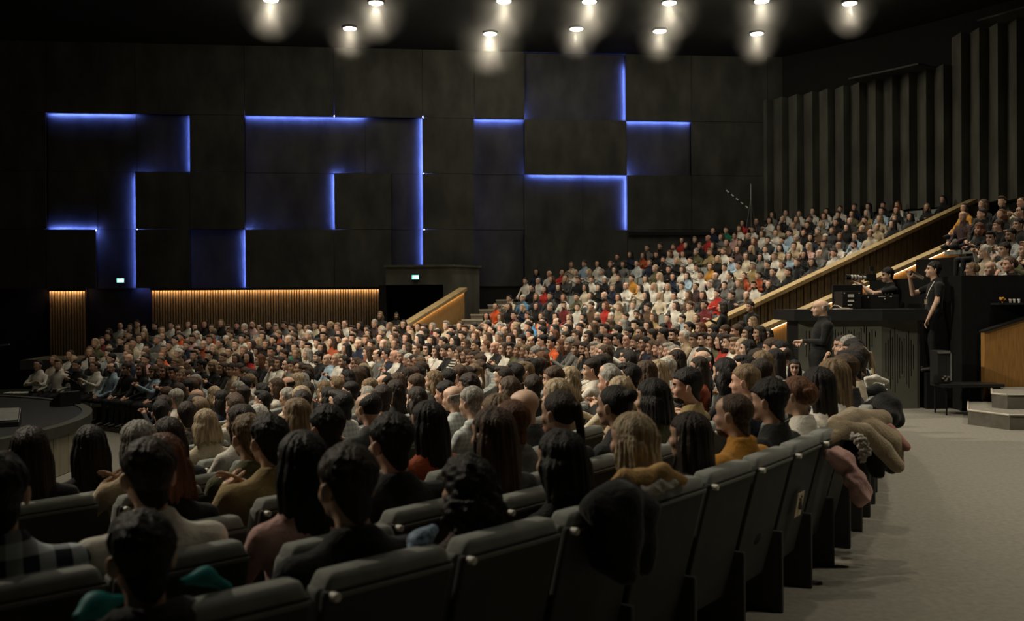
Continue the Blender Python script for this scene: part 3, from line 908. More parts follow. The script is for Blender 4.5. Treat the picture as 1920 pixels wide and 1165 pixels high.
def make_person(loc, rz, sex='m', pose='lap', sleeves='long', build=1.0, yaw=0, pitch=0, beard=False, res='mid', wide=1.0, hair='short', haircol='black', top='black',
                bottom='dark trousers', skin='light', scale=.95, seed=0, legs='sit', collar='crew', lean=0.0, arms=None):
    key = (sex, pose, sleeves, build, yaw, pitch, beard, res, legs, collar, lean)
    if key not in BODY_ME:
        (V, Q, mi), hm = person_mesh(sex, pose, sleeves, build, yaw, pitch, beard, res, legs, collar, lean, arms)
        BODY_ME[key] = (npmesh('person_body', V, Q, mi, SLOTS), hm)
    me, (Hm, hc) = BODY_ME[key]
    o = link('person', me)
    for i, ma in {0: SKIN[skin], 1: CLOTH[top], 2: CLOTH[bottom], 4: HAIRM[haircol]}.items():
        o.material_slots[i].link = 'OBJECT'; o.material_slots[i].material = ma
    o.location = loc; o.rotation_euler = (0, 0, rz); o.scale = (scale * wide, scale * wide, scale)
    h = None
    if hair != 'bald':
        h = link('hair', hair_data(hair, res, seed), o)
        h.material_slots[0].link = 'OBJECT'; h.material_slots[0].material = HAIRM[haircol]
        m4 = Matrix.Identity(4)
        for a_ in range(3):
            for b_ in range(3): m4[a_][b_] = Hm[a_][b_]
            m4[a_][3] = hc[a_]
        h.matrix_local = m4
    return o, h
HEADZ = (.55 + .655) * .95      # head centre above the floor of a seated person

# ================================================================== SEATS
def chair_parts(simple=False):
    """theatre seat facing +Y, origin on the floor below the seat; returns [(name, mesh)]"""
    out = []
    wd = .255
    def slab(y0a, y1a, za, y0b, y1b, zb, w_=wd, w2=None):
        w2 = w2 or w_
        return [(-w_, y0a, za), (w_, y0a, za), (w_, y1a, za), (-w_, y1a, za), (-w2, y0b, zb), (w2, y0b, zb), (w2, y1b, zb), (-w2, y1b, zb)]
    mb = MB(); mb.hexa(slab(-.165, -.13, .22, -.335, -.30, .895)); out.append(('back_shell', mb.mesh('back_shell', M['seat_shell'], .012)))
    mb = MB(); mb.hexa(slab(-.185, -.09, .42, -.30, -.22, .90)); mb.hexa(slab(-.332, -.22, .878, -.33, -.235, .945, wd, wd - .025)); out.append(('back_cushion', mb.mesh('back_cushion', M['seat_pad'], .022, True)))
    mb = MB(); mb.box((-.25, -.17, .36), (.25, .27, .455)); out.append(('seat_cushion', mb.mesh('seat_cushion', M['seat_pad'], .03, True)))
    mb = MB(); mb.box((-.30, -.27, 0), (-.267, .16, .46)); mb.hexa([(-.30, -.2, .46), (-.267, -.2, .46), (-.267, .16, .46), (-.30, .16, .46), (-.30, -.2, .6), (-.267, -.2, .6), (-.267, .16, .6), (-.30, .16, .6)]); out.append(('side_panel', mb.mesh('side_panel', M['seat_shell'], .012)))
    mb = MB(); mb.box((-.312, -.24, .60), (-.255, .17, .64)); out.append(('armrest', mb.mesh('armrest', M['plastic'], .012)))
    if not simple:
        mb = MB(); mb.hexa(slab(-.337, -.33, .868, -.343, -.334, .884, wd - .004)); out.append(('top_trim', mb.mesh('top_trim', M['seat_trim'], .003)))
        mb = MB(); mb.tube([(-.235, -.33, .88), (-.235, -.362, .88)], .0145, 12); out.append(('bolt', mb.mesh('bolt', M['white'], .003, True)))
    return out
CH_FULL = chair_parts()
def joined(parts, name):
    bm = bmesh.new(); mats = []
    for n, me in parts:
        i0 = len(bm.faces)
        bm.from_mesh(me)
        bm.faces.ensure_lookup_table()
        ma = me.materials[0]
        if ma not in mats: mats.append(ma)
        for f in bm.faces[i0:]: f.material_index = mats.index(ma)
    me = bpy.data.meshes.new(name); bm.to_mesh(me); bm.free()
    for ma in mats: me.materials.append(ma)
    return me
def simple_chair():
    mb = MB(); wd = .255
    mb.hexa([(-wd, -.235, .16), (wd, -.235, .16), (wd, -.12, .16), (-wd, -.12, .16), (-wd, -.335, .955), (wd, -.335, .955), (wd, -.22, .955), (-wd, -.22, .955)], 0)
    mb.box((-.25, -.17, .36), (.25, .27, .455), 0)
    mb.box((-.305, -.25, 0), (-.262, .16, .62), 1)
    return mb
CH_SIMPLE = simple_chair().mesh('theatre_seat', [M['seat_pad'], M['seat_shell']], .02)
def face_rz(x, y, tx=SC[0], ty=SC[1]):
    return math.atan2(ty - y, tx - x) - math.pi / 2
ORD = ['zeroth', 'first', 'second', 'third', 'fourth', 'fifth', 'sixth', 'seventh', 'eighth', 'ninth', 'tenth', 'eleventh', 'twelfth', 'thirteenth', 'fourteenth', 'fifteenth', 'sixteenth', 'seventeenth', 'eighteenth', 'nineteenth', 'twentieth']
def ordw(n):
    if n <= 20: return ORD[n]
    tens = {2: 'twenty', 3: 'thirty', 4: 'forty', 5: 'fifty', 6: 'sixty'}[n // 10]
    return (tens.replace('ty', 'tieth') if n % 10 == 0 else tens + '-' + ORD[n % 10])

# ================================================================== AUDIENCE
rnd = random.Random(20)
TOPS = (['black'] * 40 + ['charcoal'] * 10 + ['white'] * 24 + ['cream'] * 12 + ['navy'] * 8 + ['grey'] * 7 + ['beige'] * 6 + ['brown'] * 5 + ['maroon'] * 3 + ['rust'] * 2 +
        ['pale blue'] * 2 + ['olive'] * 3 + ['pink'] * 2 + ['grey pattern'] * 3 + ['dark floral'] * 2 + ['khaki'] * 2 + ['mustard', 'red', 'green', 'lilac', 'pale check', 'blue', 'striped'])
MEN = ['short'] * 11 + ['quiff'] * 5 + ['undercut'] * 5 + ['buzz', 'buzz', 'receding', 'fringe', 'bald']
WOM = ['long'] * 6 + ['wavy'] * 4 + ['bob'] * 3 + ['curly'] * 2 + ['bun', 'ponytail', 'ponytail', 'updo', 'verylong']
HC_M = ['black'] * 5 + ['dark brown'] * 6 + ['brown'] * 3 + ['fair', 'grey', 'grey', 'white']
HC_W = ['black'] * 4 + ['dark brown'] * 6 + ['brown'] * 5 + ['auburn'] * 2 + ['blonde'] * 3 + ['fair', 'fair', 'grey']
POSES = ['lap'] * 6 + ['clap'] * 4 + ['cross'] * 2 + ['rest'] * 2 + ['phone', 'chin']
def rand_look():
    sex = 'm' if rnd.random() < .52 else 'f'
    d = dict(sex=sex, pose=rnd.choice(POSES), hair=rnd.choice(MEN if sex == 'm' else WOM), haircol=rnd.choice(HC_M if sex == 'm' else HC_W), top=rnd.choice(TOPS),
             skin=rnd.choice(['fair', 'light', 'light', 'tan', 'ruddy']), yaw=rnd.choice([-22, 0, 0, 18]), beard=sex == 'm' and rnd.random() < .3)
    if d['hair'] in ('fringe', 'receding', 'bald') and rnd.random() < .6: d['haircol'] = 'grey'
    return d

# people the photograph lets one pick out: head pixel, row, looks.  'N' rows are the stalls counted from the cross aisle
m_, f_ = dict(sex='m'), dict(sex='f')
PICK = [
    (270, 1035, 0, dict(m_, sit=.14, size=.9, dth=-.6, hair='short', haircol='black', top='black', collar='hood', build=1.05)),
    (650, 912, 0, dict(m_, size=0.97, hair='short', haircol='dark brown', top='black', build=1.05)),
    (885, 922, 0, dict(f_, size=0.9, hair='curly', haircol='black', top='dark floral')),
    (1062, 866, 0, dict(f_, size=0.93, hair='bob', haircol='black', top='black')),
    (1175, 830, 0, dict(f_, size=0.945, hair='wavy', haircol='blonde', top='black')),
    (1278, 825, 0, dict(f_, size=0.91, hair='verylong', haircol='dark brown', top='black')),
    (1390, 782, 0, dict(m_, size=0.955, hair='buzz', haircol='brown', top='mustard', build=1.1, collar='shirt', beard=True)),
    (1462, 755, 0, dict(m_, size=0.975, hair='short', haircol='black', top='black', build=1.05)),
    (1508, 745, 0, dict(f_, size=0.965, hair='updo', haircol='auburn', top='white')),
    (1553, 722, 0, dict(f_, size=0.98, hair='verylong', haircol='black', top='white')),
    (1585, 700, 0, dict(f_, hair='verylong', haircol='fair', top='white')),
    (1610, 690, 0, dict(m_, hair='undercut', haircol='brown', top='black')),
    (1598, 664, 0, dict(f_, hair='curly', haircol='black', top='black')),
    (1578, 647, 0, dict(m_, hair='short', haircol='grey', top='charcoal')),
    (60, 940, 1, dict(m_, hair='short', haircol='black', top='plaid', collar='shirt', build=1.05)),
    (325, 905, 1, dict(m_, hair='short', haircol='dark brown', top='white', collar='shirt')),
    (598, 930, 1, dict(f_, hair='long', haircol='black', top='pink')),
    (795, 838, 1, dict(m_, hair='short', haircol='black', top='black', build=1.1)),
    (915, 845, 1, dict(f_, hair='long', haircol='brown', top='charcoal')),
    (1000, 797, 1, dict(m_, hair='buzz', haircol='auburn', top='grey', skin='ruddy')),
    (1062, 785, 1, dict(f_, hair='ponytail', haircol='dark brown', top='black')),
    (1130, 778, 1, dict(f_, hair='bun', haircol='black', top='charcoal')),
    (1195, 765, 1, dict(f_, hair='bob', haircol='black', top='olive')),
    (1310, 765, 1, dict(m_, hair='undercut', haircol='fair', top='navy', skin='ruddy')),
    (1375, 725, 1, dict(m_, hair='short', haircol='dark brown', top='black')),
    (1402, 705, 1, dict(f_, hair='bob', haircol='fair', top='dusty pink')),
    (1535, 668, 1, dict(f_, hair='verylong', haircol='black', top='black')),
    (1470, 668, 1, dict(m_, hair='receding', haircol='dark brown', top='white', collar='shirt', build=1.05)),
    (1448, 672, 1, dict(f_, hair='long', haircol='black', top='grey pattern')),
    (1420, 655, 1, dict(m_, hair='short', haircol='brown', top='pale blue', collar='shirt')),
    (230, 900, 2, dict(f_, hair='long', haircol='black', top='black')),
    (395, 905, 2, dict(f_, hair='bob', haircol='auburn', top='black')),
    (530, 838, 2, dict(m_, hair='short', haircol='black', top='khaki', pose='clap', build=1.12)),
    (650, 812, 2, dict(m_, hair='short', haircol='black', top='black')),
    (745, 815, 2, dict(f_, hair='long', haircol='black', top='rust')),
    (850, 810, 2, dict(f_, hair='wavy', haircol='fair', top='mustard')),
    (955, 777, 2, dict(m_, hair='bald', haircol='grey', top='charcoal', skin='fair')),
    (1105, 768, 2, dict(f_, hair='bob', haircol='blonde', top='beige')),
    (1258, 748, 2, dict(f_, hair='long', haircol='dark brown', top='rust')),
    (1345, 692, 2, dict(m_, hair='fringe', haircol='white', top='black', skin='fair')),
    (1365, 700, 2, dict(f_, hair='ponytail', haircol='black', top='cream')),
    (690, 775, 3, dict(m_, hair='receding', haircol='black', top='charcoal', pose='clap')),
    (900, 762, 3, dict(m_, hair='short', haircol='grey', top='pale check', collar='hood')),
    (835, 752, 3, dict(m_, hair='fringe', haircol='grey', top='pale check')),
    (1085, 735, 3, dict(m_, hair='buzz', haircol='grey', top='brown')),
    (1220, 690, 3, dict(m_, hair='short', haircol='dark brown', top='brown check', pose='clap')),
    (1130, 725, 3, dict(f_, hair='verylong', haircol='black', top='black')),
    (1270, 700, 3, dict(f_, hair='verylong', haircol='dark brown', top='maroon')),
    (480, 835, 3, dict(m_, hair='short', haircol='fair', top='olive')),
    (185, 850, 4, dict(f_, hair='long', haircol='black', top='black', band=1)),
    (245, 835, 4, dict(m_, hair='short', haircol='dark brown', top='black')),
    (60, 858, 3, dict(f_, hair='long', haircol='dark brown', top='black', band=1)),
    (320, 835, 4, dict(f_, hair='long', haircol='dark brown', top='charcoal', band=1)),
    (470, 800, 5, dict(m_, hair='short', haircol='white', top='grey')),
    (425, 800, 5, dict(f_, hair='bob', haircol='blonde', top='cream')),
    (440, 770, 6, dict(m_, hair='quiff', haircol='brown', top='white', collar='shirt')),
]
# colours that stand out farther off: head pixel, looks
MARK = [(288, 665, dict(f_, hair='updo', haircol='ginger', top='orange')), (208, 716, dict(m_, hair='receding', haircol='black', top='pale blue', beard=True, pose='lap')),
        (160, 712, dict(f_, hair='updo', haircol='brown', top='white', pose='clap')), (243, 722, dict(m_, hair='short', haircol='dark brown', top='black', build=1.1)),
        (290, 730, dict(m_, hair='short', haircol='brown', top='charcoal', pose='clap')), (555, 648, dict(f_, hair='long', haircol='dark brown', top='green')),
        (338, 640, dict(m_, hair='short', haircol='dark brown', top='orange')), (380, 650, dict(m_, hair='receding', haircol='grey', top='rust')),
        (700, 655, dict(m_, hair='short', haircol='dark brown', top='rust')), (975, 560, dict(m_, hair='short', haircol='white', top='blue')),
        (928, 578, dict(f_, hair='updo', haircol='brown', top='orange')), (1008, 590, dict(f_, hair='long', haircol='brown', top='orange')),
        (1030, 596, dict(f_, hair='long', haircol='black', top='red')), (860, 690, dict(f_, hair='bun', haircol='dark brown', top='red')),
        (1035, 665, dict(m_, hair='short', haircol='black', top='orange')), (1135, 580, dict(f_, hair='bob', haircol='auburn', top='red')),
        (1395, 425, dict(f_, hair='long', haircol='black', top='red')), (1262, 437, dict(f_, hair='long', haircol='dark brown', top='red')),
        (1275, 505, dict(f_, hair='wavy', haircol='brown', top='white')), (1360, 500, dict(m_, hair='short', haircol='black', top='white', collar='shirt')),
        (1338, 500, dict(f_, hair='bob', haircol='brown', top='mustard')), (1025, 545, dict(f_, hair='long', haircol='black', top='red')),
        (1180, 520, dict(m_, hair='short', haircol='dark brown', top='mustard')), (1078, 700, dict(f_, hair='wavy', haircol='blonde', top='mustard')),
        (820, 690, dict(m_, hair='short', haircol='dark brown', top='black', pose='cross')), (930, 680, dict(f_, hair='long', haircol='brown', top='white')),
        (785, 700, dict(m_, hair='short', haircol='brown', top='white')), (850, 700, dict(m_, hair='short', haircol='brown', top='maroon')),
        (1290, 545, dict(f_, hair='wavy', haircol='brown', top='brown')), (1210, 570, dict(m_, hair='short', haircol='dark brown', top='brown')),
        (1495, 385, dict(m_, hair='buzz', haircol='brown', top='white')), (1580, 400, dict(m_, hair='short', haircol='dark brown', top='white')),
        (1460, 405, dict(m_, hair='buzz', haircol='brown', top='white')), (1660, 410, dict(m_, hair='short', haircol='dark brown', top='pale blue')),
        (1480, 450, dict(m_, hair='short', haircol='black', top='pale blue')), (1465, 450, dict(m_, hair='short', haircol='black', top='pale blue')),
        (1680, 385, dict(f_, hair='verylong', haircol='auburn', top='white')), (1640, 410, dict(f_, hair='wavy', haircol='fair', top='beige')),
        (560, 690, dict(m_, hair='buzz', haircol='brown', top='white')), (610, 690, dict(m_, hair='fringe', haircol='brown', top='pale blue')),
        (655, 650, dict(m_, hair='fringe', haircol='grey', top='charcoal')), (640, 620, dict(m_, hair='buzz', haircol='brown', top='white')),
        (1100, 500, dict(m_, hair='short', haircol='brown', top='pale blue')), (1035, 490, dict(m_, hair='bald', haircol='grey', top='white')),
        (950, 520, dict(m_, hair='short', haircol='black', top='white')), (1000, 535, dict(m_, hair='buzz', haircol='grey', top='white')),
        (1105, 535, dict(m_, hair='short', haircol='brown', top='white')), (1120, 490, dict(f_, hair='long', haircol='dark brown', top='white'))]

SEATS = []     # dict(block, row, th, rad, z, x, y)
for k in range(NROW):
    rad = row_r(k); step = math.degrees(.56 / rad)
    if k == 0: ths = [-43.96 + 1.835 * i for i in range(-1, 47)]
    else:
        off = rnd.random() * step
        ths = list(np.arange(-52 + off, 90, step))
    lim = 78 + 12 * (rad - 8) / 9.2
    ths = [t for t in ths if t < lim]
    for n_, t in enumerate(ths):
        x, y = pol(rad, t)
        SEATS.append(dict(block='stalls', row=k, n=n_, th=float(t), rad=rad, z=row_z(k), x=x, y=y))
for j in range(NUP):
    rad = up_r(j) + .5; step = math.degrees(.56 / rad)
    t1 = min(tmax(rad, .2), 56 if j < 4 else (57.5 if j < 6 else 90))
    for n_, t in enumerate(np.arange(31.9 + rnd.random() * .4, t1, step)):
        x, y = pol(rad, t)
        if x < -.9 and y > 35.0: continue
        SEATS.append(dict(block='upper', row=j, n=n_, th=float(t), rad=rad, z=up_z(j), x=x, y=y))
for j in range(NRB):
    rad = rb_r(j) + .5; step = math.degrees(.58 / rad)
    for n_, t in enumerate(np.arange(1.9 + rnd.random() * .3, rb_t(j), step)):
        x, y = pol(rad, t)
        SEATS.append(dict(block='raised', row=j, n=n_, th=float(t), rad=rad, z=rb_z(j), x=x, y=y))
for s in SEATS:
    s['head'] = proj((s['x'], s['y'], s['z'] + HEADZ)) if s['y'] > 1.2 else (-9e3, -9e3, .1)
SEATS = [s for s in SEATS if not (s['block'] == 'stalls' and s['row'] <= 2 and s['head'][2] > 10.5 and 1425 < s['head'][0] < 1562 and s['head'][1] < 655) and not (s['block'] == 'stalls' and s['row'] >= 5 and s['th'] < 0 and s['head'][0] < 285) and s['y'] > 1.3 and -140 < s['head'][0] < 2000 and s['head'][1] < 1330]
for s in SEATS:
    s['look'] = rand_look(); s['empty'] = False
    if s['block'] == 'upper' and rnd.random() < .05: s['empty'] = True
    if s['block'] == 'stalls' and s['row'] > 1 and rnd.random() < .015: s['empty'] = True
# seats the photo shows filled by people one can pick out
taken = set(); n0 = 0
for px, py, k, lk in PICK:
    P = atz(px, py, row_z(k) + HEADZ + (.0 if k else .0))
    r_, t_ = polar(P)
    t_ = t_ if abs(r_ - row_r(k)) < .6 else t_
    free = [s for s in SEATS if s['block'] == 'stalls' and s['row'] == k and id(s) not in taken]
    if k == 0 and n0 < 12: best = min(free, key=lambda s: s['th']); n0 += 1          # the last row fills seat by seat
    else: best = min(free, key=lambda s: abs(s['head'][0] - px) + (1.5 if k == 0 else .3) * abs(s['head'][1] - py))
    taken.add(id(best))
    if k:                                                    # the seat itself stands where its sitter is
        rr = row_r(k) + max(-.3, min(.3, r_ - .03 - row_r(k)))
        tt = t_ if abs(t_ - best['th']) < 2.6 else best['th']
        best.update(th=tt); best['x'], best['y'] = pol(rr, tt)
    best['head'] = proj((best['x'], best['y'], best['z'] + HEADZ))
    lk = dict(lk); lk.setdefault('pose', 'lap'); lk.setdefault('skin', 'light'); lk.setdefault('yaw', 0); lk.setdefault('beard', False)
    best['look'] = lk; best['empty'] = False; best['pick'] = True
# drop random seats that collide with a picked one
keep = []
for s in SEATS:
    if not s.get('pick') and s['block'] == 'stalls' and s['row'] > 0 and any(q.get('pick') and q['row'] == s['row'] and q['block'] == 'stalls' and math.hypot(q['x'] - s['x'], q['y'] - s['y']) < .5 for q in SEATS): continue
    keep.append(s)
SEATS = keep
# two picked neighbours may have ended too close: push them along the row
for k in range(NROW):
    rowp = sorted([s for s in SEATS if s['block'] == 'stalls' and s['row'] == k], key=lambda s: s['th'])
    for it in range(3):
        for a_, b_ in zip(rowp, rowp[1:]):
            need = math.degrees(.53 / row_r(k)); d = b_['th'] - a_['th']
            if d < need and k:
                e_ = (need - d) / 2
                a_['th'] -= e_; b_['th'] += e_
    for s in rowp:
        if k:
            rr, _ = polar((s['x'], s['y'])); s['x'], s['y'] = pol(rr, s['th'])
for px, py, lk in MARK:
    best = min((s for s in SEATS if not s.get('pick')), key=lambda s: math.hypot(s['head'][0] - px, s['head'][1] - py))
    if math.hypot(best['head'][0] - px, best['head'][1] - py) < 40:
        lk = dict(lk); lk.setdefault('pose', 'lap'); lk.setdefault('skin', 'light'); lk.setdefault('yaw', 0); lk.setdefault('beard', False)
        best['look'] = lk; best['empty'] = False; best['pick'] = True

def inview(s): return -60 < s['head'][0] < 1960 and s['head'][1] < 1240
SITTERS = [s for s in SEATS if not s['empty']]
SITTERS.sort(key=lambda s: s['head'][2])
view = [s for s in SITTERS if inview(s)]
NIND = 284
IND = view[:NIND]
far_marks = [s for s in view[NIND:] if s.get('pick')]
REST = view[NIND:]
for s in SEATS: s['idx'] = 0
# order along the row, counted from the end next to the mixing desk / balustrade
def garment(lk):
    t = lk['top']
    noun = {'shirt': 'shirt', 'hood': 'hooded top'}.get(lk.get('collar'), 'top')
    return {'plaid': 'blue-white plaid ' + noun, 'pale check': 'pale checked ' + noun, 'brown check': 'brown checked ' + noun, 'grey pattern': 'grey patterned ' + noun,
            'dark floral': 'dark floral ' + noun, 'striped': 'striped ' + noun}.get(t, t + ' ' + noun)
def hairword(lk):
    h, c = lk['hair'], lk['haircol']
    c2 = c.replace(' ', '-')
    return {'bald': 'bald', 'buzz': c2 + '-stubbled', 'receding': 'balding ' + c2 + '-haired', 'fringe': 'bald-topped', 'short': 'short ' + c2 + '-haired', 'quiff': 'quiffed ' + c2 + '-haired', 'undercut': 'undercut ' + c2 + '-haired',
            'curly': 'curly ' + c2 + '-haired', 'long': 'long ' + c2 + '-haired', 'verylong': 'very-long ' + c2 + '-haired', 'wavy': 'wavy ' + c2 + '-haired', 'bob': 'bob-cut ' + c2 + '-haired', 'bun': 'bun-wearing ' + c2 + '-haired',
            'ponytail': 'ponytailed ' + c2 + '-haired', 'updo': 'pinned-up ' + c2 + '-haired'}[h]
ROWW = {0: 'hindmost stalls row', 10: 'front stalls row'}
def roww(s):
    if s['block'] == 'raised': return ('row behind black parapet' if s['row'] == 0 else ORD[s['row'] + 1] + ' row behind black parapet')
    if s['block'] == 'upper': return ORD[s['row'] + 1] + ' row of upper block'
    return ROWW.get(s['row'], ORD[s['row'] + 1] + ' stalls row from aisle')
used = set()
rows = {}
for s in SITTERS: rows.setdefault((s['block'], s['row']), []).append(s)
for r_ in rows.values():
    r_.sort(key=lambda s: s['th'])
    for i, s in enumerate(r_):
        s['nb'] = (r_[i - 1]['look']['top'] if i else None, r_[i + 1]['look']['top'] if i + 1 < len(r_) else None)
        s['ord'] = i
def label_person(s):
    lk = s['look']; a_, b_ = s['nb']
    base = hairword(lk) + ' person in ' + garment(lk) + ', ' + roww(s)
    cands = [base]
    if a_ and b_: cands.append(base + ', between ' + a_ + ' and ' + b_)
    if a_: cands.append(base + ', next to ' + a_ + ' top')
    if b_: cands.append(base + ', beside ' + b_ + ' top')
    cands.append(hairword(lk) + ' person in ' + garment(lk) + ', ' + roww(s) + ', ' + ordw(s['ord'] + 1) + ' along')
    for c in cands:
        if c not in used and len(c.replace('-', ' ').split()) <= 16:
            used.add(c); return c
    c = cands[-1].replace(' person', ''); used.add(c); return c

seat_used = []
for q, s in enumerate(IND):
    lk = dict(s['look']); band = lk.pop('band', 0); sit = lk.pop('sit', .06 if s['block'] == 'stalls' and s['row'] == 0 else 0); size = lk.pop('size', 1); dth = lk.pop('dth', 0)
    d = s['head'][2]
    res = 'near' if d < 7.5 else 'mid'
    sc_ = .98 * (1 + rnd.uniform(-.025, .025))
    if s['head'][2] < 8: sc_ = 1.03; lk['wide'] = 1.04; dz_ = -.06; lk['build'] = max(1.1 if lk['sex'] == 'm' else 1.05, lk.get('build', 1) * 1.06)
    rz = face_rz(s['x'], s['y'], SC[0] + 1.5, SC[1] + 1) + (0 if s.get('pick') else rnd.uniform(-.12, .12))
    if res == 'mid':
        lk['build'] = 1.0 if lk.get('build', 1) <= 1.06 else 1.1
        lk['sleeves'] = 'long'
    dz = -.06 if s['head'][2] < 8 else 0.0
    rr_, tt_ = polar((s['x'], s['y'])); xx_, yy_ = pol(rr_ + sit, tt_ + dth)
    o, h = make_person((xx_, yy_, s['z'] + dz), rz, res=res, scale=sc_ * size, seed=(q % 3 if res == 'near' else 0), **lk)
    tag(o, label_person(s), 'person', 'seated audience members')
    if band and h:
        V = []
        mbn = MB(); mbn.tube([(.094 * math.cos(a_), .005 - .0, .03 + .103 * math.sin(a_)) for a_ in np.linspace(.15, math.pi - .15, 15)], .009, 8)
        b_ = mbn.build('headband', M['white'], o, smooth=True); b_.matrix_local = h.matrix_local.copy()

# everybody farther off: one crowd, several hundred strong
TYPES = []
for sex in 'mf':
    for pose in ('lap', 'clap', 'cross', 'rest'):
        for yaw in (-15, 15):
            for beard in ((False, True) if sex == 'm' and pose in ('lap', 'cross') else (False,)):
                TYPES.append((sex, pose, yaw, beard, person_mesh(sex, pose, 'long', 1.0, yaw, 0, beard, 'far')))
CM = {}; CML = []
def cmi(ma):
    if ma.name not in CM: CM[ma.name] = len(CML); CML.append(ma)
    return CM[ma.name]
BV, BQ, BM, nb = [], [], [], 0
for s in REST:
    lk = s['look']
    c = [t for t in TYPES if t[0] == lk['sex'] and t[1] == lk['pose']] or [t for t in TYPES if t[0] == lk['sex']]
    c = [t for t in c if t[3] == lk['beard']] or c
    sex, pose, yaw, beard, ((V, Q, mi), (Hm, hc)) = rnd.choice(c)
    lut = np.array([cmi(SKIN[lk['skin']]), cmi(CLOTH[lk['top']]), cmi(CLOTH['dark trousers']), cmi(SHOE), cmi(HAIRM[lk['haircol']]), cmi(LIP), cmi(EYE)])
    ps = [(V, Q, lut[mi])]
    if lk['hair'] != 'bald':
        hv, hq = hair_mesh(lk['hair'], 'far', 0)
        ps.append((xf(hv, Hm, hc), hq, np.full(len(hq), cmi(HAIRM[lk['haircol']]))))
    V, Q, mi = merge(ps)
    a_ = face_rz(s['x'], s['y'], SC[0] + 1.5, SC[1] + 1) + rnd.uniform(-.2, .2)
    k_ = 1.0 * (1 + rnd.uniform(-.035, .035))
    Rm = np.array(Matrix.Rotation(a_, 3, 'Z')) * k_
    BV.append(xf(V, Rm, (s['x'], s['y'], s['z']))); BQ.append(Q + nb); BM.append(mi); nb += len(V)
if BV:
    crowd = link('audience_crowd', npmesh('audience_crowd', np.concatenate(BV), np.concatenate(BQ), np.concatenate(BM), CML))
    tag(crowd, 'several hundred distant seated spectators filling the far rows', 'crowd', kind='stuff')

# ---- the seats: full detail near, plain farther on
FULL_D, n_ch = 10.5, 0
chairs = sorted([s for s in SEATS], key=lambda s: s['head'][2])
chairs = [s for s in chairs if -200 < s['head'][0] < 2000]
lastrow = [s for s in chairs if s['block'] == 'stalls' and s['row'] == 0]
rows_c = {}
for s in chairs: rows_c.setdefault((s['block'], s['row']), []).append(s)
for r_ in rows_c.values():
    r_.sort(key=lambda s: s['th'])
    for i, s in enumerate(r_): s['cord'] = i
NCH = 240
ROW0 = []
SV, SF, SM, sn = [], [], [], 0
_sm = simple_chair(); sc_v = np.array(_sm.v); sc_f = _sm.f; sc_m = _sm.mi
for q, s in enumerate(chairs):
    rz = face_rz(s['x'], s['y'])
    if q < NCH:
        occ = 'empty' if s['empty'] else 'holding the ' + (s['look']['top'] + '-clad sitter')
        lab = 'grey-green theatre seat, ' + roww(s) + ', ' + ordw(s['cord'] + 1) + ' along, ' + ('empty' if s['empty'] else 'under ' + s['look']['top'] + ' top')
        if s['head'][2] < FULL_D:
            o = empty('theatre_seat', (s['x'], s['y'], s['z']), rz)
            for n_, me in CH_FULL: link(n_, me, o)
            if s['block'] == 'stalls' and s['row'] == 0: ROW0.append((s['th'], o))
        else:
            o = link('theatre_seat', CH_SIMPLE); o.location = (s['x'], s['y'], s['z']); o.rotation_euler = (0, 0, rz)
        tag(o, lab, 'seat', 'theatre seats')
    else:
        Rm = np.array(Matrix.Rotation(rz, 3, 'Z'))
        SV.append(xf(sc_v, Rm, (s['x'], s['y'], s['z']))); SF += [tuple(i + sn for i in f) for f in sc_f]; SM += sc_m; sn += len(sc_v)
if SV:
    me = bpy.data.meshes.new('seat_rows'); me.from_pydata(np.concatenate(SV).tolist(), [], SF)
    for ma in (M['seat_pad'], M['seat_shell']): me.materials.append(ma)
    me.polygons.foreach_set('material_index', SM)
    tag(link('seat_rows', me), 'grey theatre seats of the distant rows', 'seats', kind='stuff')
ROW0.sort(key=lambda q: q[0])
print('INDIV', len(IND), 'REST', len(REST), 'CHAIRS', len(chairs), 'tris', sum(len(m.polygons) * 2 for m in bpy.data.meshes))

# ================================================================== MIXING DESK, PARAPETS, STEPS
booth = tag(empty('mixing_desk', (5.9, 16.4, 0)), 'dark grey mixing desk with waveform slots cut into its front', 'desk')
def bp(o): o.location = (-5.9, -16.4, 0); o.parent = booth; return o
foot = [(4.75, 16.42), (5.93, 15.98), (6.5, 15.98), (6.56, 17.5), (4.7, 17.5)]
mb = MB(); mb.prism([(4.85, 16.52), (5.95, 16.1), (6.42, 16.1), (6.46, 17.4), (4.8, 17.4)], 0, 1.42); bp(mb.build('carcass', M['black']))
rb = random.Random(5)
def slotted(p0, p1, slots, z1=1.42, pitch=.034):
    p0, p1 = np.array(p0), np.array(p1); L = np.linalg.norm(p1 - p0); u = (p1 - p0) / L; nn = np.array([u[1], -u[0]])
    mb = MB()
    def bd(a0, a1, zz0, zz1):
        q = [p0 + u * a0, p0 + u * a1, p0 + u * a1 - nn * .03, p0 + u * a0 - nn * .03]
        mb.prism([tuple(v) for v in q], zz0, zz1)
    a = 0.0
    for (c, w_, zz0, zz1) in sorted(slots):
        bd(a, c, 0, z1); bd(c, c + w_, 0, zz0)
        if zz1 < z1 - .01: bd(c, c + w_, zz1, z1)
        a = c + w_
    bd(a, L, 0, z1)
    return mb, L
A0, A1, B1_ = (4.72, 16.42), (5.93, 15.98), (6.5, 15.98)
sl = []
c = .12
while c < 1.2:
    sl.append((c, .013, 1.32 - rb.uniform(.1, .75), 1.34 - rb.uniform(0, .12))); c += rb.uniform(.03, .055)
mb, _ = slotted(A0, A1, sl); bp(mb.build('slotted_front', M['booth']))
sl = []
for i in range(13):
    e = [.25, .35, .62, .42, .7, .5, .4, .3, .38, .52, .6, .35, .2][i]
    sl.append((.06 + i * .037, .015, .78 - e * .75, .92 + e * .55))
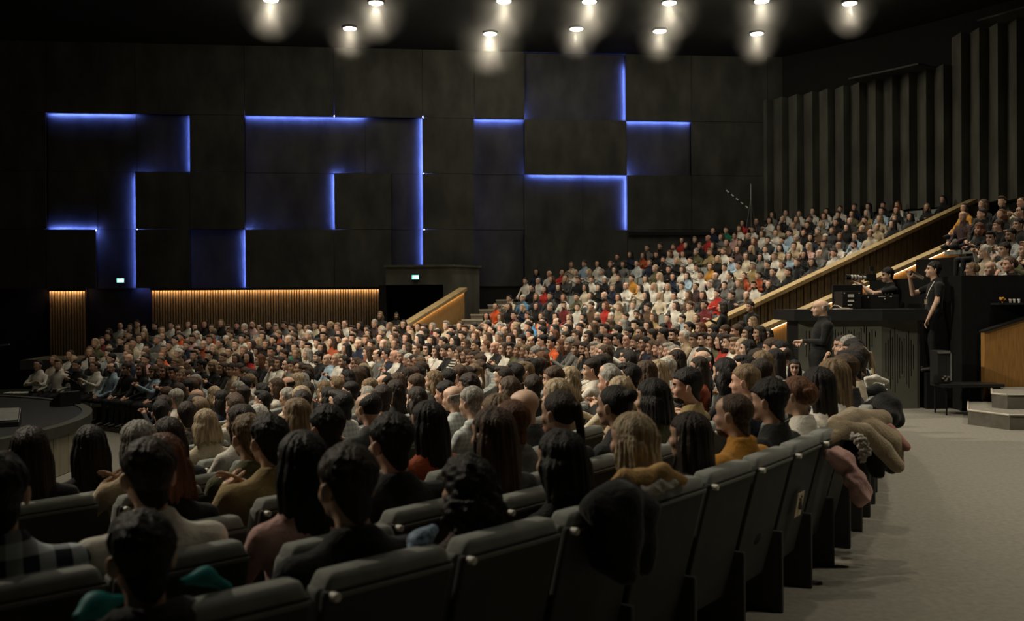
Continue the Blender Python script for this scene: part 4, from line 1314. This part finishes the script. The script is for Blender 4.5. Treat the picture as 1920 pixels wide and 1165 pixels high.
mb, _ = slotted(A1, B1_, [(c, w_, max(.12, a_), min(1.34, b_)) for c, w_, a_, b_ in sl]); bp(mb.build('slotted_end', M['booth']))
mb = MB(); mb.prism([(6.5, 15.98), (6.56, 16.02), (6.56, 17.5), (6.5, 17.5)], 0, 1.42); bp(mb.build('side_panel', M['booth']))
mb = MB(); mb.prism([(4.62, 16.3), (5.9, 15.86), (6.62, 15.86), (6.64, 17.5), (4.6, 17.5)], 1.42, 1.6); bp(mb.build('counter', M['black']))
# riser behind the desk and the black parapet in front of the raised rows
mb = MB(); mb.box((5.6, 17.5, 0), (6.72, 18.3, .58)); mb.box((6.62, 15.9, 0), (6.92, 17.0, .58))
riser = tag(mb.build('riser', M['black_cloth']), 'black riser behind the mixing desk that two camera men stand on', 'platform')
mb = MB(); sector_solid(mb, 20.05, 20.2, .6, 10, 0, 2.12, 8); mb.box((7.0, 15.5, 0), (11, 15.58, 2.12))
tag(mb.build('wall_parapet', M['black_cloth']), 'black cloth parapet in front of the raised rows', kind='structure')
# black rack with white labels on the desk
g = empty('equipment_rack', (6.0, 17.0, 1.6)); tag(g, 'black equipment rack with small white labels on the mixing desk', 'equipment')
MB().box((-.42, -.2, 0), (-.1, .25, .3)).build('case', M['plastic'], g, bevel=.01)
MB().box((-.05, -.15, 0), (.55, .3, .24)).build('case', M['plastic'], g, bevel=.01)
MB().box((-.42, .3, 0), (.1, .36, .42)).build('screen_back', M['black'], g, bevel=.01)
for i, (x, z, w_, h_) in enumerate([(-.33, .2, .1, .05), (-.33, .12, .1, .035), (-.33, .06, .07, .02), (-.4, .26, .02, .02), (-.15, .26, .02, .015), (.02, .18, .015, .03), (.2, .2, .12, .008), (.3, .16, .02, .02), (.4, .2, .03, .015)]):
    MB().box((x, -.207 if x < -.1 else -.157, z), (x + w_, -.2 if x < -.1 else -.15, z + h_)).build('label_plate', M['white'], g)
for i in range(9):
    MB().tube([(-.02 + i * .06, -.1, .24), (-.02 + i * .06, -.1, .27)], .009, 6).build('knob', M['metal'], g)
# cable and drink glass on the desk's end
g = tag(MB().tube([(5.28, 16.55, 1.61), (5.34, 16.5, 1.67), (5.42, 16.55, 1.66), (5.47, 16.5, 1.62), (5.6, 16.52, 1.615)], .008, 6).build('cable', M['paper']), 'tan cable coiled on the desk end', 'cable')
g = tag(MB().box((5.35, 16.42, 1.6), (5.62, 16.6, 1.612)).build('sheet_stack', M['white']), 'white sheets lying on the desk end beside the cable', 'paper')

# flight case on a black bench under the parapet
g = empty('bench', (6.98, 15.2, 0)); tag(g, 'low black bench on thin legs beside the mixing desk', 'bench')
MB().box((-.5, -.25, .42), (.42, .25, .47)).build('bench_top', M['plastic'], g, bevel=.01)
for x in (-.44, .1, .36):
    for y in (-.2, .2): MB().tube([(x, y, 0), (x, y, .43)], .014, 8).build('leg', M['black'], g)
g = empty('flight_case', (6.62, 15.25, .47)); tag(g, 'black flight case with chrome edges standing on the bench', 'case')
MB().box((-.16, -.13, 0), (.03, .15, .5)).build('body', M['plastic'], g, bevel=.008)
MB().box((-.16, -.15, .46), (.045, -.12, .5)).build('edge_rail', M['metal'], g, bevel=.004)
MB().box((.025, -.15, .04), (.045, -.12, .5)).build('edge_rail', M['metal'], g, bevel=.004)
for i, (x, z) in enumerate([(-.1, .07), (-.07, .1), (-.04, .06), (-.02, .09), (-.06, .035)]):
    MB().box((x, -.143, z), (x + .035, -.131, z + .022)).build('latch', M['metal'], g)
# small table-ware on a shelf of the parapet
g = tag(MB().box((7.45, 15.24, 1.66), (8.0, 15.5, 1.69)).build('shelf', M['black']), 'narrow black shelf on the black parapet', 'shelf')
for i, (dx, nm, ma, lab) in enumerate([(.0, 'flower', 'cloth', 'small yellow posy on the black shelf'), (.12, 'cup', 'w', 'first white cup beside the yellow posy'), (.18, 'cup', 'w', 'second white cup after the yellow posy'), (.25, 'cup', 'w', 'third white cup, farthest from the yellow posy')]):
    if nm == 'flower':
        V, Q, mi = grow([ell((0.03 * math.cos(a_), .03 * math.sin(a_), .05 + .02 * (k_ % 2)), (.022, .022, .02), 0, .006) for k_, a_ in enumerate(np.linspace(0, 6.28, 8)[:-1])] + [cap((0, 0, 0), (0, 0, .05), .012, .016, 0, .01)], .006)
        o = link('flower_posy', npmesh('flower_posy', V, Q, None, [CLOTH['mustard']]))
    else:
        o = MB().tube([(0, 0, 0), (0, 0, .06)], [.017, .024], 10).build('cup', M['white'], smooth=False)
    o.location = (7.55 + dx, 15.32, 1.69); tag(o, lab, 'flowers' if nm == 'flower' else 'cup')

# oak stair parapet and carpeted steps
g = empty('stair_parapet', (7.26, 15.3, 0)); tag(g, 'oak panelled stair parapet with sloping top beside the steps', 'parapet')
for i in range(5):
    x0, x1 = .62 * i, .62 * (i + 1) - .006
    zt = lambda x: 1.24 + .31 * x
    mb = MB(); mb.hexa([(x0, 0, 0), (x1, 0, 0), (x1, .12, 0), (x0, .12, 0), (x0, 0, zt(x0)), (x1, 0, zt(x1)), (x1, .12, zt(x1)), (x0, .12, zt(x0))]); mb.build('panel', M['wood_deep'], g)
mb = MB(); mb.hexa([(-.01, -.02, 1.235), (3.1, -.02, 2.2), (3.1, .16, 2.2), (-.01, .16, 1.235), (-.01, -.02, 1.265), (3.1, -.02, 2.23), (3.1, .16, 2.23), (-.01, .16, 1.265)]); mb.build('cap', M['black'], g)
g = empty('steps', (7.5, 14, 0)); tag(g, 'two grey carpeted steps with pale nosings beside the oak parapet', 'steps')
def stp(poly, z, nm):
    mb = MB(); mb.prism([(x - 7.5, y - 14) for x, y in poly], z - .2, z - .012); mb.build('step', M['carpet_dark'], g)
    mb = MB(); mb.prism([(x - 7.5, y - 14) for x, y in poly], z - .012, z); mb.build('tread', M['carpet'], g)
    mb = MB()
    for a_, b_ in zip(poly[:-2], poly[1:-1]): mb.tube([(a_[0] - 7.5, a_[1] - 14, z), (b_[0] - 7.5, b_[1] - 14, z)], .014, 6)
    mb.build('nosing', M['nosing'], g)
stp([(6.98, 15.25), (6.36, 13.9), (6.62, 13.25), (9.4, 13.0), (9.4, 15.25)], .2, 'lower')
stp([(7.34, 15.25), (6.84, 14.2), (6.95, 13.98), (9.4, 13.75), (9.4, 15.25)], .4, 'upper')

# ================================================================== STAGE GEAR
def wedge(loc, rz, label):
    g = empty('stage_monitor', loc, rz); g.scale = (.8, .8, .75); tag(g, label, 'loudspeaker')
    mb = MB(); mb.prism([(-.28, -.2), (.28, -.2), (.28, .2), (-.28, .2)], 0, [.36, .36, .1, .1]); mb.build('cabinet', M['plastic'], g, bevel=.015)
    mb = MB(); mb.hexa([(-.25, -.17, .352), (.25, -.17, .352), (.25, .17, .13), (-.25, .17, .13), (-.25, -.165, .362), (.25, -.165, .362), (.25, .175, .14), (-.25, .175, .14)]); mb.build('grille', M['seat_trim'], g)
P = atz(8, 800, -.1); wedge((P[0] - .1, P[1] + .2, -.12), R(200), 'black wedge stage monitor nearest the camera, at the stage rim')
P = atz(118, 760, -.1); wedge((P[0], P[1] + .1, -.12), R(60), 'black wedge stage monitor at the far rim of the stage')
for i, px in enumerate((22, 42)):
    P = atz(px, 736, -.1)
    o = MB().box((-.11, -.15, 0), (.11, .15, .02)).build('paper_sheet', M['white']); o.location = (P[0], P[1], -.12); o.rotation_euler = (0, 0, .4 * i)
    tag(o, ['white paper lying on the stage rim, the one nearer the frame edge', 'white paper lying on the stage rim, nearer the far monitor'][i], 'paper')
g = empty('microphone_stand', (-9.4, 16.4, -.12)); tag(g, 'microphone stand on the stage with a pale slanting boom', 'stand')
P = aty(18, 646, 16.4); Q_ = aty(-40, 652, 16.4)
MB().tube([tuple(np.array(P) - (-9.4, 16.4, -.12)), tuple(np.array(Q_) - (-9.4, 16.4, -.12))], .012, 8).build('boom', M['metal'], g)
MB().tube([tuple(np.array(Q_) - (-9.4, 16.4, -.12)), (Q_[0] + 9.4, 0, .02)], .012, 8).build('pole', M['metal'], g)
MB().tube([(Q_[0] + 9.4, 0, 0), (Q_[0] + 9.4, 0, .025)], .14, 16).build('base', M['black'], g)

# ================================================================== CEILING LAMPS
mb_h = MB(); mb_h.tube([(0, 0, .02), (0, 0, -.07)], [.27, .25], 20); HOUS = mb_h.mesh('housing', M['black'])
mb_h = MB(); mb_h.tube([(0, 0, -.0705), (0, 0, -.085)], [.22, .21], 20); LENS = mb_h.mesh('lens', M['lamp'])
hm_ = bpy.data.materials.new('lamp_halo'); hm_.use_nodes = True; nt = hm_.node_tree; nt.nodes.remove(nt.nodes['Principled BSDF'])  # scattering ball added round each lamp to imitate lens bloom
vsc = nt.nodes.new('ShaderNodeVolumeScatter'); vsc.inputs['Color'].default_value = (1, .97, .88, 1)
tc = nt.nodes.new('ShaderNodeTexCoord'); vl = nt.nodes.new('ShaderNodeVectorMath'); vl.operation = 'LENGTH'; nt.links.new(tc.outputs['Object'], vl.inputs[0])
mr = nt.nodes.new('ShaderNodeMapRange'); mr.inputs['From Min'].default_value = 1.0; mr.inputs['From Max'].default_value = 0.0; mr.inputs['To Max'].default_value = .15
nt.links.new(vl.outputs['Value'], mr.inputs['Value']); nt.links.new(mr.outputs[0], vsc.inputs['Density']); nt.links.new(vsc.outputs[0], nt.nodes['Material Output'].inputs['Volume'])
bm = bmesh.new(); bmesh.ops.create_icosphere(bm, subdivisions=3, radius=1.0); HALO_BALL = bpy.data.meshes.new('halo_ball'); bm.to_mesh(HALO_BALL); bm.free(); HALO_BALL.materials.append(hm_)
LNAMES = ['lamp in the top corner towards the stage', 'haloed lamp second from the stage, at the frame top', 'lone sharp lamp below the two lamps nearest the stage', 'haloed lamp directly above the brightest lamp', 'brightest ceiling lamp, with the widest halo',
          'lamp at the frame top, third of the middle group', 'small sharp lamp right after the brightest lamp', 'lamp at the frame top, fourth of the middle group', 'small lamp above the highest upright blue strip', 'lamp at the frame top over the tripod', 'small lamp last of the lower row, over the tripod', 'single small lamp above the folded back wall', 'farthest lamp, in the top corner above the folded wall']
for (x, y, s), lab in zip(LAMP_POS, LNAMES):
    g = empty('ceiling_lamp', (x, y, CEIL)); tag(g, 'round downlight: ' + lab, 'lamp', 'ceiling downlights')
    link('housing', HOUS, g); link('lens', LENS, g); hz_ = link('halo_ball', HALO_BALL, g); hz_.location = (0, 0, -.3); hz_.scale = (.65 + .45 * s,) * 3

# tripod with striped tape behind the top row
T = aty(1408, 392, 36.6)
g = empty('tripod', (T[0], T[1], up_z(12) + .05)); tag(g, 'thin metal tripod standing behind the top row of the upper block', 'tripod')
hz = aty(1408, 345, 36.6)[2] - (up_z(12) + .05)
MB().tube([(0, 0, .75), (0, 0, hz)], .014, 8).build('mast', M['metal'], g)
for a_ in (0.3, 2.4, 4.5): MB().tube([(0, 0, hz - .55), (.32 * math.cos(a_), .32 * math.sin(a_), 0)], .011, 6).build('leg', M['metal'], g)
g = empty('striped_pole', tuple(aty(1362, 357, 36.3))); tag(g, 'black and white striped pole leaning beside the tripod', 'pole')
Pa, Pb = aty(1362, 357, 36.3), aty(1402, 390, 36.3)
for i in range(9):
    q0, q1 = (Pb - Pa) * i / 9, (Pb - Pa) * (i + 1) / 9
    MB().tube([tuple(q0), tuple(q1)], .022, 8).build('band', M['white'] if i % 2 == 0 else M['black'], g)

# ================================================================== STANDING PEOPLE
def stand(px, py, d, floor_z, rz, label, name_cat='person', **kw):
    P = aty(px, py, d)
    sc_ = (P[2] - floor_z) / (.93 + .665)
    kw.setdefault('res', 'mid')
    o, h = make_person((P[0], P[1] , floor_z), rz, legs='stand', scale=sc_, **kw)
    tag(o, label, 'person'); return o, h
LEFT = R(90)           # facing towards the stage side
ARMS['front'] = (((.26, -.02, .74), (.06, .17, .72)), ((-.26, -.02, .74), (-.05, .19, .74)))
ARMS['hang'] = (((.25, -.03, .72), (.24, .05, .46)), ((-.25, -.03, .72), (-.24, .05, .46)))
ARMS['aim'] = (((.2, .2, .86), (.06, .40, 1.06)), ((-.24, .28, .88), (-.05, .5, 1.06)))
ARMS['drink'] = (((.2, .22, .84), (.05, .30, 1.1)), ((-.27, -.02, .72), (-.24, .1, .46)))
ARMS['phonehold'] = (((.24, .05, .76), (.06, .3, .9)), ((-.25, -.02, .74), (-.1, .2, .74)))
man, mh = stand(1533, 577, 14.6, 0, LEFT - .1, 'balding man in black suit and glasses standing before the mixing desk', sex='m', pose='front', hair='fringe', haircol='grey', top='black', skin='fair', build=1.2, wide=1.1, collar='shirt', res='near')
dm, _ = stand(1745, 506, 16.1, .58, LEFT - .15, 'man in black tee raising a glinting cup to his mouth', sex='m', pose='drink', hair='short', haircol='black', top='black', sleeves='short', skin='fair', build=1.12, res='near', pitch=8)
cm, _ = stand(1660, 516, 17.85, .58, LEFT, 'camera man in black aiming a long white lens', sex='m', pose='aim', hair='short', haircol='black', top='black', sleeves='short', skin='fair', res='near', pitch=-4)
stand(1351, 575, 24.0, 0, LEFT - .5, 'woman in black standing at the foot of the slatted balustrade', sex='f', pose='phonehold', hair='bob', haircol='dark brown', top='black', skin='light')
stand(1404, 575, 24.6, 0, LEFT + .5, 'dark-haired man in black standing between the two sloping balustrades', sex='m', pose='hang', hair='short', haircol='black', top='black', skin='tan')
stand(1386, 612, 23.0, -.35, LEFT - .2, 'woman in a beige fur coat beside the lit balustrade foot', sex='f', pose='front', hair='long', haircol='black', top='beige', skin='light')
stand(1408, 603, 23.6, -.2, LEFT - .3, 'fair-haired woman half hidden behind the lit balustrade foot', sex='f', pose='front', hair='bob', haircol='fair', top='beige', skin='fair')
stand(1439, 627, 19.5, -.25, LEFT + .6, 'slim woman with long dark hair in front of the dark gap by the desk', sex='f', pose='phonehold', hair='verylong', haircol='black', top='black', skin='fair')
stand(712, 591, 32.5, -.2, R(180) - .2, 'woman in dark coat standing before the slatted wall with folded hands', sex='f', pose='front', hair='wavy', haircol='fair', top='charcoal', skin='light')
stand(743, 592, 34.6, -.1, R(180), 'woman peeping over the short oak balustrade from the dark passage', sex='f', pose='hang', hair='wavy', haircol='brown', top='charcoal', skin='light')
stand(1193, 590, 25.5, 0, R(160), 'bearded man in black jacket standing below the upper block', sex='m', pose='hang', hair='short', haircol='black', top='black', skin='light', beard=True)
kid, kh = stand(1490, 690, 10.3, 0, R(165), 'little girl with red bow looking back towards the camera', sex='f', pose='front', hair='long', haircol='black', top='white', skin='tan', res='near')
V, Q, mi = grow([ell((.03, 0, .0), (.032, .014, .022), 0, .006), ell((-.03, 0, 0), (.032, .014, .022), 0, .006), ell((0, 0, 0), (.012, .016, .012), 0, .006)], .005)
b_ = link('hair_bow', npmesh('hair_bow', V, Q, None, [CLOTH['red']]), kid); b_.matrix_local = kh.matrix_local @ Matrix.Translation((-.02, .07, .1)); b_['label'] = 'red hair bow'
mbn = MB()
for s_ in (-1, 1): mbn.tube([(s_ * .033 + .022 * math.cos(a_), .104, .004 + .017 * math.sin(a_)) for a_ in np.linspace(0, 6.283, 13)], .0022, 6, caps=False); mbn.tube([(s_ * .055, .102, .008), (s_ * .084, .0, .006)], .002, 6)
mbn.tube([(-.011, .106, .006), (.011, .106, .006)], .002, 6)
b_ = mbn.build('glasses', M['plastic'], man); b_.matrix_local = mh.matrix_local.copy()
V, Q, mi = grow([ell((0, .012, -.152), (.05, .05, .014), 0, .01)], .006)
b_ = link('shirt_collar', npmesh('shirt_collar', V, Q, None, [CLOTH['white']]), man); b_.matrix_local = mh.matrix_local.copy()
# what they hold
cpos = aty(1632, 521, 17.85)
g = empty('video_camera', tuple(cpos)); tag(g, 'black camera with long white telephoto lens held by the camera man', 'camera')
MB().box((-.09, -.06, -.06), (.09, .06, .07)).build('body', M['plastic'], g, bevel=.012)
MB().tube([(-.08, 0, 0), (-.2, 0, .0), (-.21, 0, .005), (-.36, 0, .01)], [.036, .038, .046, .048], 16).build('lens', M['glass_lens'], g, smooth=False)
MB().tube([(-.36, 0, .01), (-.44, 0, .013)], [.052, .056], 16).build('lens_hood', M['plastic'], g)
for xx in (-.14, -.24, -.3): MB().tube([(xx, 0, .005), (xx - .02, 0, .005)], .051, 16).build('lens_ring', M['black'], g)
MB().box((-.02, -.05, .12), (.05, .05, .2)).build('monitor', M['plastic'], g, bevel=.006)
MB().tube([(.0, 0, .07), (.01, 0, .13)], .01, 8).build('monitor_arm', M['metal'], g)
cpos = aty(1719, 517, 16.15)
g = empty('steel_cup', tuple(cpos)); tag(g, 'glinting steel cup at the lips of the man in black tee', 'cup'); g.rotation_euler = (0, R(-65), 0)
MB().tube([(0, 0, -.11), (0, 0, .09)], [.032, .04], 14).build('body', M['metal'], g); MB().tube([(0, 0, .09), (0, 0, .115)], [.042, .04], 14).build('lid', M['plastic'], g)
g = empty('lanyard', (0, 0, 0)); tag(g, 'thin pale lanyard with badge round the neck of the drinking man', 'lanyard')
MB().tube([tuple(aty(1752, 528, 15.92)), tuple(aty(1742, 545, 15.88)), tuple(aty(1737, 560, 15.88))], .006, 6).build('ribbon', M['white'], g)
P = aty(1736, 565, 15.87); MB().box((P[0] - .02, P[1] - .004, P[2] - .045), (P[0] + .02, P[1] + .004, P[2] + .03)).build('badge', M['paper'], g)

# ================================================================== COATS AND BAGS ON THE LAST ROW
def wob(V, amp, f=34.0, s=0.0):
    return V + amp * np.stack([np.sin(f * V[:, 2] + f * .7 * V[:, 1] + s), np.sin(f * .9 * V[:, 0] + f * V[:, 2] + s), np.sin(f * V[:, 0] - f * .8 * V[:, 1] + 2 * s)], 1)
def lump(name, label, cat, ma, chains, cell=.012, amp=.006, extra=(), k=.04, parent=None, f=34.0):
    pr = []
    for pts, rad in chains:
        q = [aty(*p_) if len(p_) == 3 else p_ for p_ in pts]
        rr = rad if hasattr(rad, '__len__') else [rad] * len(q)
        for a_, b_, r0, r1 in zip(q, q[1:], rr, rr[1:]): pr.append(cap(a_, b_, r0, r1, 0, k))
    for c_, r_ in extra: pr.append(cut(aty(*c_), np.array(r_), .012))
    V, Q, mi = grow(pr, cell)
    o = link(name, npmesh(name, wob(V, amp, f), Q, None, [ma]), parent)
    if label: tag(o, label, cat)
    return o
CLOTH['camel'] = mat('cloth_camel', (.3, .235, .145), .9, .15, 9, .4, 60, sheen=.3)
CLOTH['ochre'] = mat('cloth_ochre', (.4, .25, .1), .9, .15, 9, .4, 60)
CLOTH['fur'] = mat('white_fur', (.62, .57, .48), .95, .25, 40, 1.0, 220, sheen=.6)
CLOTH['blue print'] = mat('cloth_blue_print', (.22, .3, .4), .8, .9, 60)
CLOTH['teal'] = mat('cloth_teal', (.0, .2, .2), .6, .1)
coat = lump('coat', 'thick beige wool coat heaped over the far seats of the last row', 'coat', CLOTH['camel'],
     [([(1552, 822, 6.25), (1570, 797, 6.4), (1600, 784, 6.6), (1652, 788, 6.7)], [.04, .06, .07, .072]),
      ([(1556, 824, 6.2), (1584, 803, 6.3), (1622, 812, 6.35), (1655, 842, 6.4), (1684, 874, 6.4)], [.034, .05, .056, .058, .045]),
      ([(1575, 805, 6.5), (1625, 805, 6.6), (1665, 828, 6.6), (1676, 850, 6.6)], [.07, .08, .09, .06])], cell=.0095, amp=.003, k=.014, f=24)
lump('jacket', 'black-brown jacket hanging below the beige coat into the aisle', 'jacket', CLOTH['black'],
     [([(1595, 835, 6.75), (1640, 840, 6.75), (1672, 868, 6.75)], [.08, .1, .07]), ([(1640, 850, 6.7), (1645, 885, 6.7)], [.1, .05]), ([(1600, 850, 6.6), (1612, 885, 6.65)], [.07, .05])])
lump('leather_bag', 'tan leather bag wedged under the beige coat at the aisle', 'bag', CLOTH['dusty pink'], [([(1668, 802, 6.62), (1700, 838, 6.55)], [.03, .028]), ([(1684, 850, 6.6), (1688, 868, 6.6)], [.035, .03])], amp=.003)
lump('coat', 'black coat bundled past the beige coat at the end of the last row', 'coat', CLOTH['black'], [([(1632, 775, 7.7), (1660, 768, 7.7), (1680, 785, 7.7)], [.09, .12, .07]), ([(1662, 785, 7.6), (1664, 812, 7.55)], [.09, .03])])
lump('scarf', 'white scarf laid over the seat behind the black coat', 'scarf', CLOTH['white'], [([(1624, 712, 8.6), (1642, 709, 8.6), (1662, 717, 8.6)], .024), ([(1628, 716, 8.65), (1634, 735, 8.7)], [.035, .03]), ([(1652, 742, 8.6), (1658, 756, 8.6)], .024)], cell=.009, amp=.003)
lump('handbag', 'small black bag hanging under the white scarf', 'bag', CLOTH['black'], [([(1630, 740, 8.4), (1644, 738, 8.4)], [.07, .085])], amp=.003)
pk = lump('jacket', 'pink puffer jacket whose sleeve hangs down behind the last row', 'jacket', CLOTH['pink'],
     [([(1576, 852, 6.1), (1590, 868, 6.08), (1602, 900, 6.06), (1612, 934, 6.06)], [.035, .042, .052, .054]), ([(1612, 905, 6.08), (1624, 925, 6.08)], [.045, .04]), ([(1552, 852, 6.05), (1572, 858, 6.1), (1580, 880, 6.14)], [.03, .05, .045])], cell=.009, amp=.0055, f=60)
fur = lump('fur_trim', None, None, CLOTH['fur'], [([(1600, 818, 6.12), (1614, 826, 6.1), (1622, 845, 6.1), (1616, 862, 6.1)], [.022, .026, .026, .02])], cell=.007, amp=.006, f=190, parent=pk); fur['label'] = 'white fur trim'
lump('coat', 'ochre coat folded over the seat back under the blonde head', 'coat', CLOTH['ochre'],
     [([(1140, 912, 4.18), (1172, 897, 4.2), (1205, 896, 4.24), (1240, 886, 4.3), (1282, 902, 4.42)], [.018, .03, .034, .038, .022])], cell=.008, amp=.004)
lump('scarf', 'pale fur scarf lying under the ochre coat', 'scarf', CLOTH['fur'], [([(1205, 921, 4.18), (1235, 913, 4.25), (1264, 907, 4.32)], [.02, .024, .018])], cell=.007, amp=.005, f=120)
lump('coat', 'large black coat hung over the back of a seat beside the dark bob', 'coat', CLOTH['black'],
     [([(1118, 950, 3.85), (1165, 935, 3.95), (1208, 955, 4.02)], [.055, .07, .06]), ([(1160, 950, 3.86), (1165, 1060, 3.9)], [.1, .075]), ([(1200, 965, 3.98), (1206, 1055, 4.0)], [.075, .05]), ([(1130, 960, 3.82), (1135, 1050, 3.86)], [.08, .06])], amp=.005)
# notice fixed to the back of a last-row seat
o6 = [o for t_, o in ROW0 if abs(t_ - (-43.96 + 1.835 * 6)) < .4]
if o6:
    n_ = MB(); n_.hexa([(-.1, -.278, .5), (.02, -.278, .5), (.02, -.272, .5), (-.1, -.272, .5), (-.1, -.304, .64), (.02, -.304, .64), (.02, -.298, .64), (-.1, -.298, .64)])
    nt_ = n_.build('paper_notice', M['paper'], o6[0]); nt_['label'] = 'small tan paper notice'
    n_ = MB(); n_.box((-.06, -.298, .55), (-.045, -.285, .59)); n_.box((-.04, -.3, .54), (-.022, -.285, .605)); n_.box((-.062, -.302, .597), (-.05, -.29, .61)); n_.box((-.038, -.305, .61), (-.025, -.29, .622))
    n_.build('pictogram', M['seat_shell'], nt_)
# teal lining of the jacket nearest the camera, blue scarf of the curly-haired woman
def child_of(o, par):
    o.parent = par; m4 = Matrix.Translation(par.location) @ par.rotation_euler.to_matrix().to_4x4() @ Matrix.Diagonal((*par.scale, 1)); o.matrix_parent_inverse = m4.inverted()
near = sorted([o for o in COL.objects if o.type == 'MESH' and o.name.startswith('person') and o.parent is None], key=lambda o: o.location.length)
def find(px, py):
    return min(near, key=lambda o: math.hypot(*(np.array(proj(np.array(o.location) + (0, 0, HEADZ)))[:2] - (px, py))) if o.location.y > 1 else 9e9)
own = find(270, 1035)
for ch_ in ([(145, 1160, 2.36), (180, 1136, 2.42), (225, 1124, 2.5)], [.014, .026, .014]), ([(345, 1092, 2.72), (385, 1082, 2.78), (428, 1104, 2.84)], [.012, .018, .014]):
    t_ = lump('jacket_lining', None, None, CLOTH['teal'], [ch_], cell=.006, amp=.002); child_of(t_, own); t_['label'] = 'teal jacket lining'
own = find(885, 922)
t_ = lump('neck_scarf', None, None, CLOTH['blue print'], [([(776, 1040, 3.3), (790, 1012, 3.35), (808, 992, 3.4)], [.02, .035, .022])], cell=.009, amp=.006); child_of(t_, own); t_['label'] = 'pale blue patterned scarf'
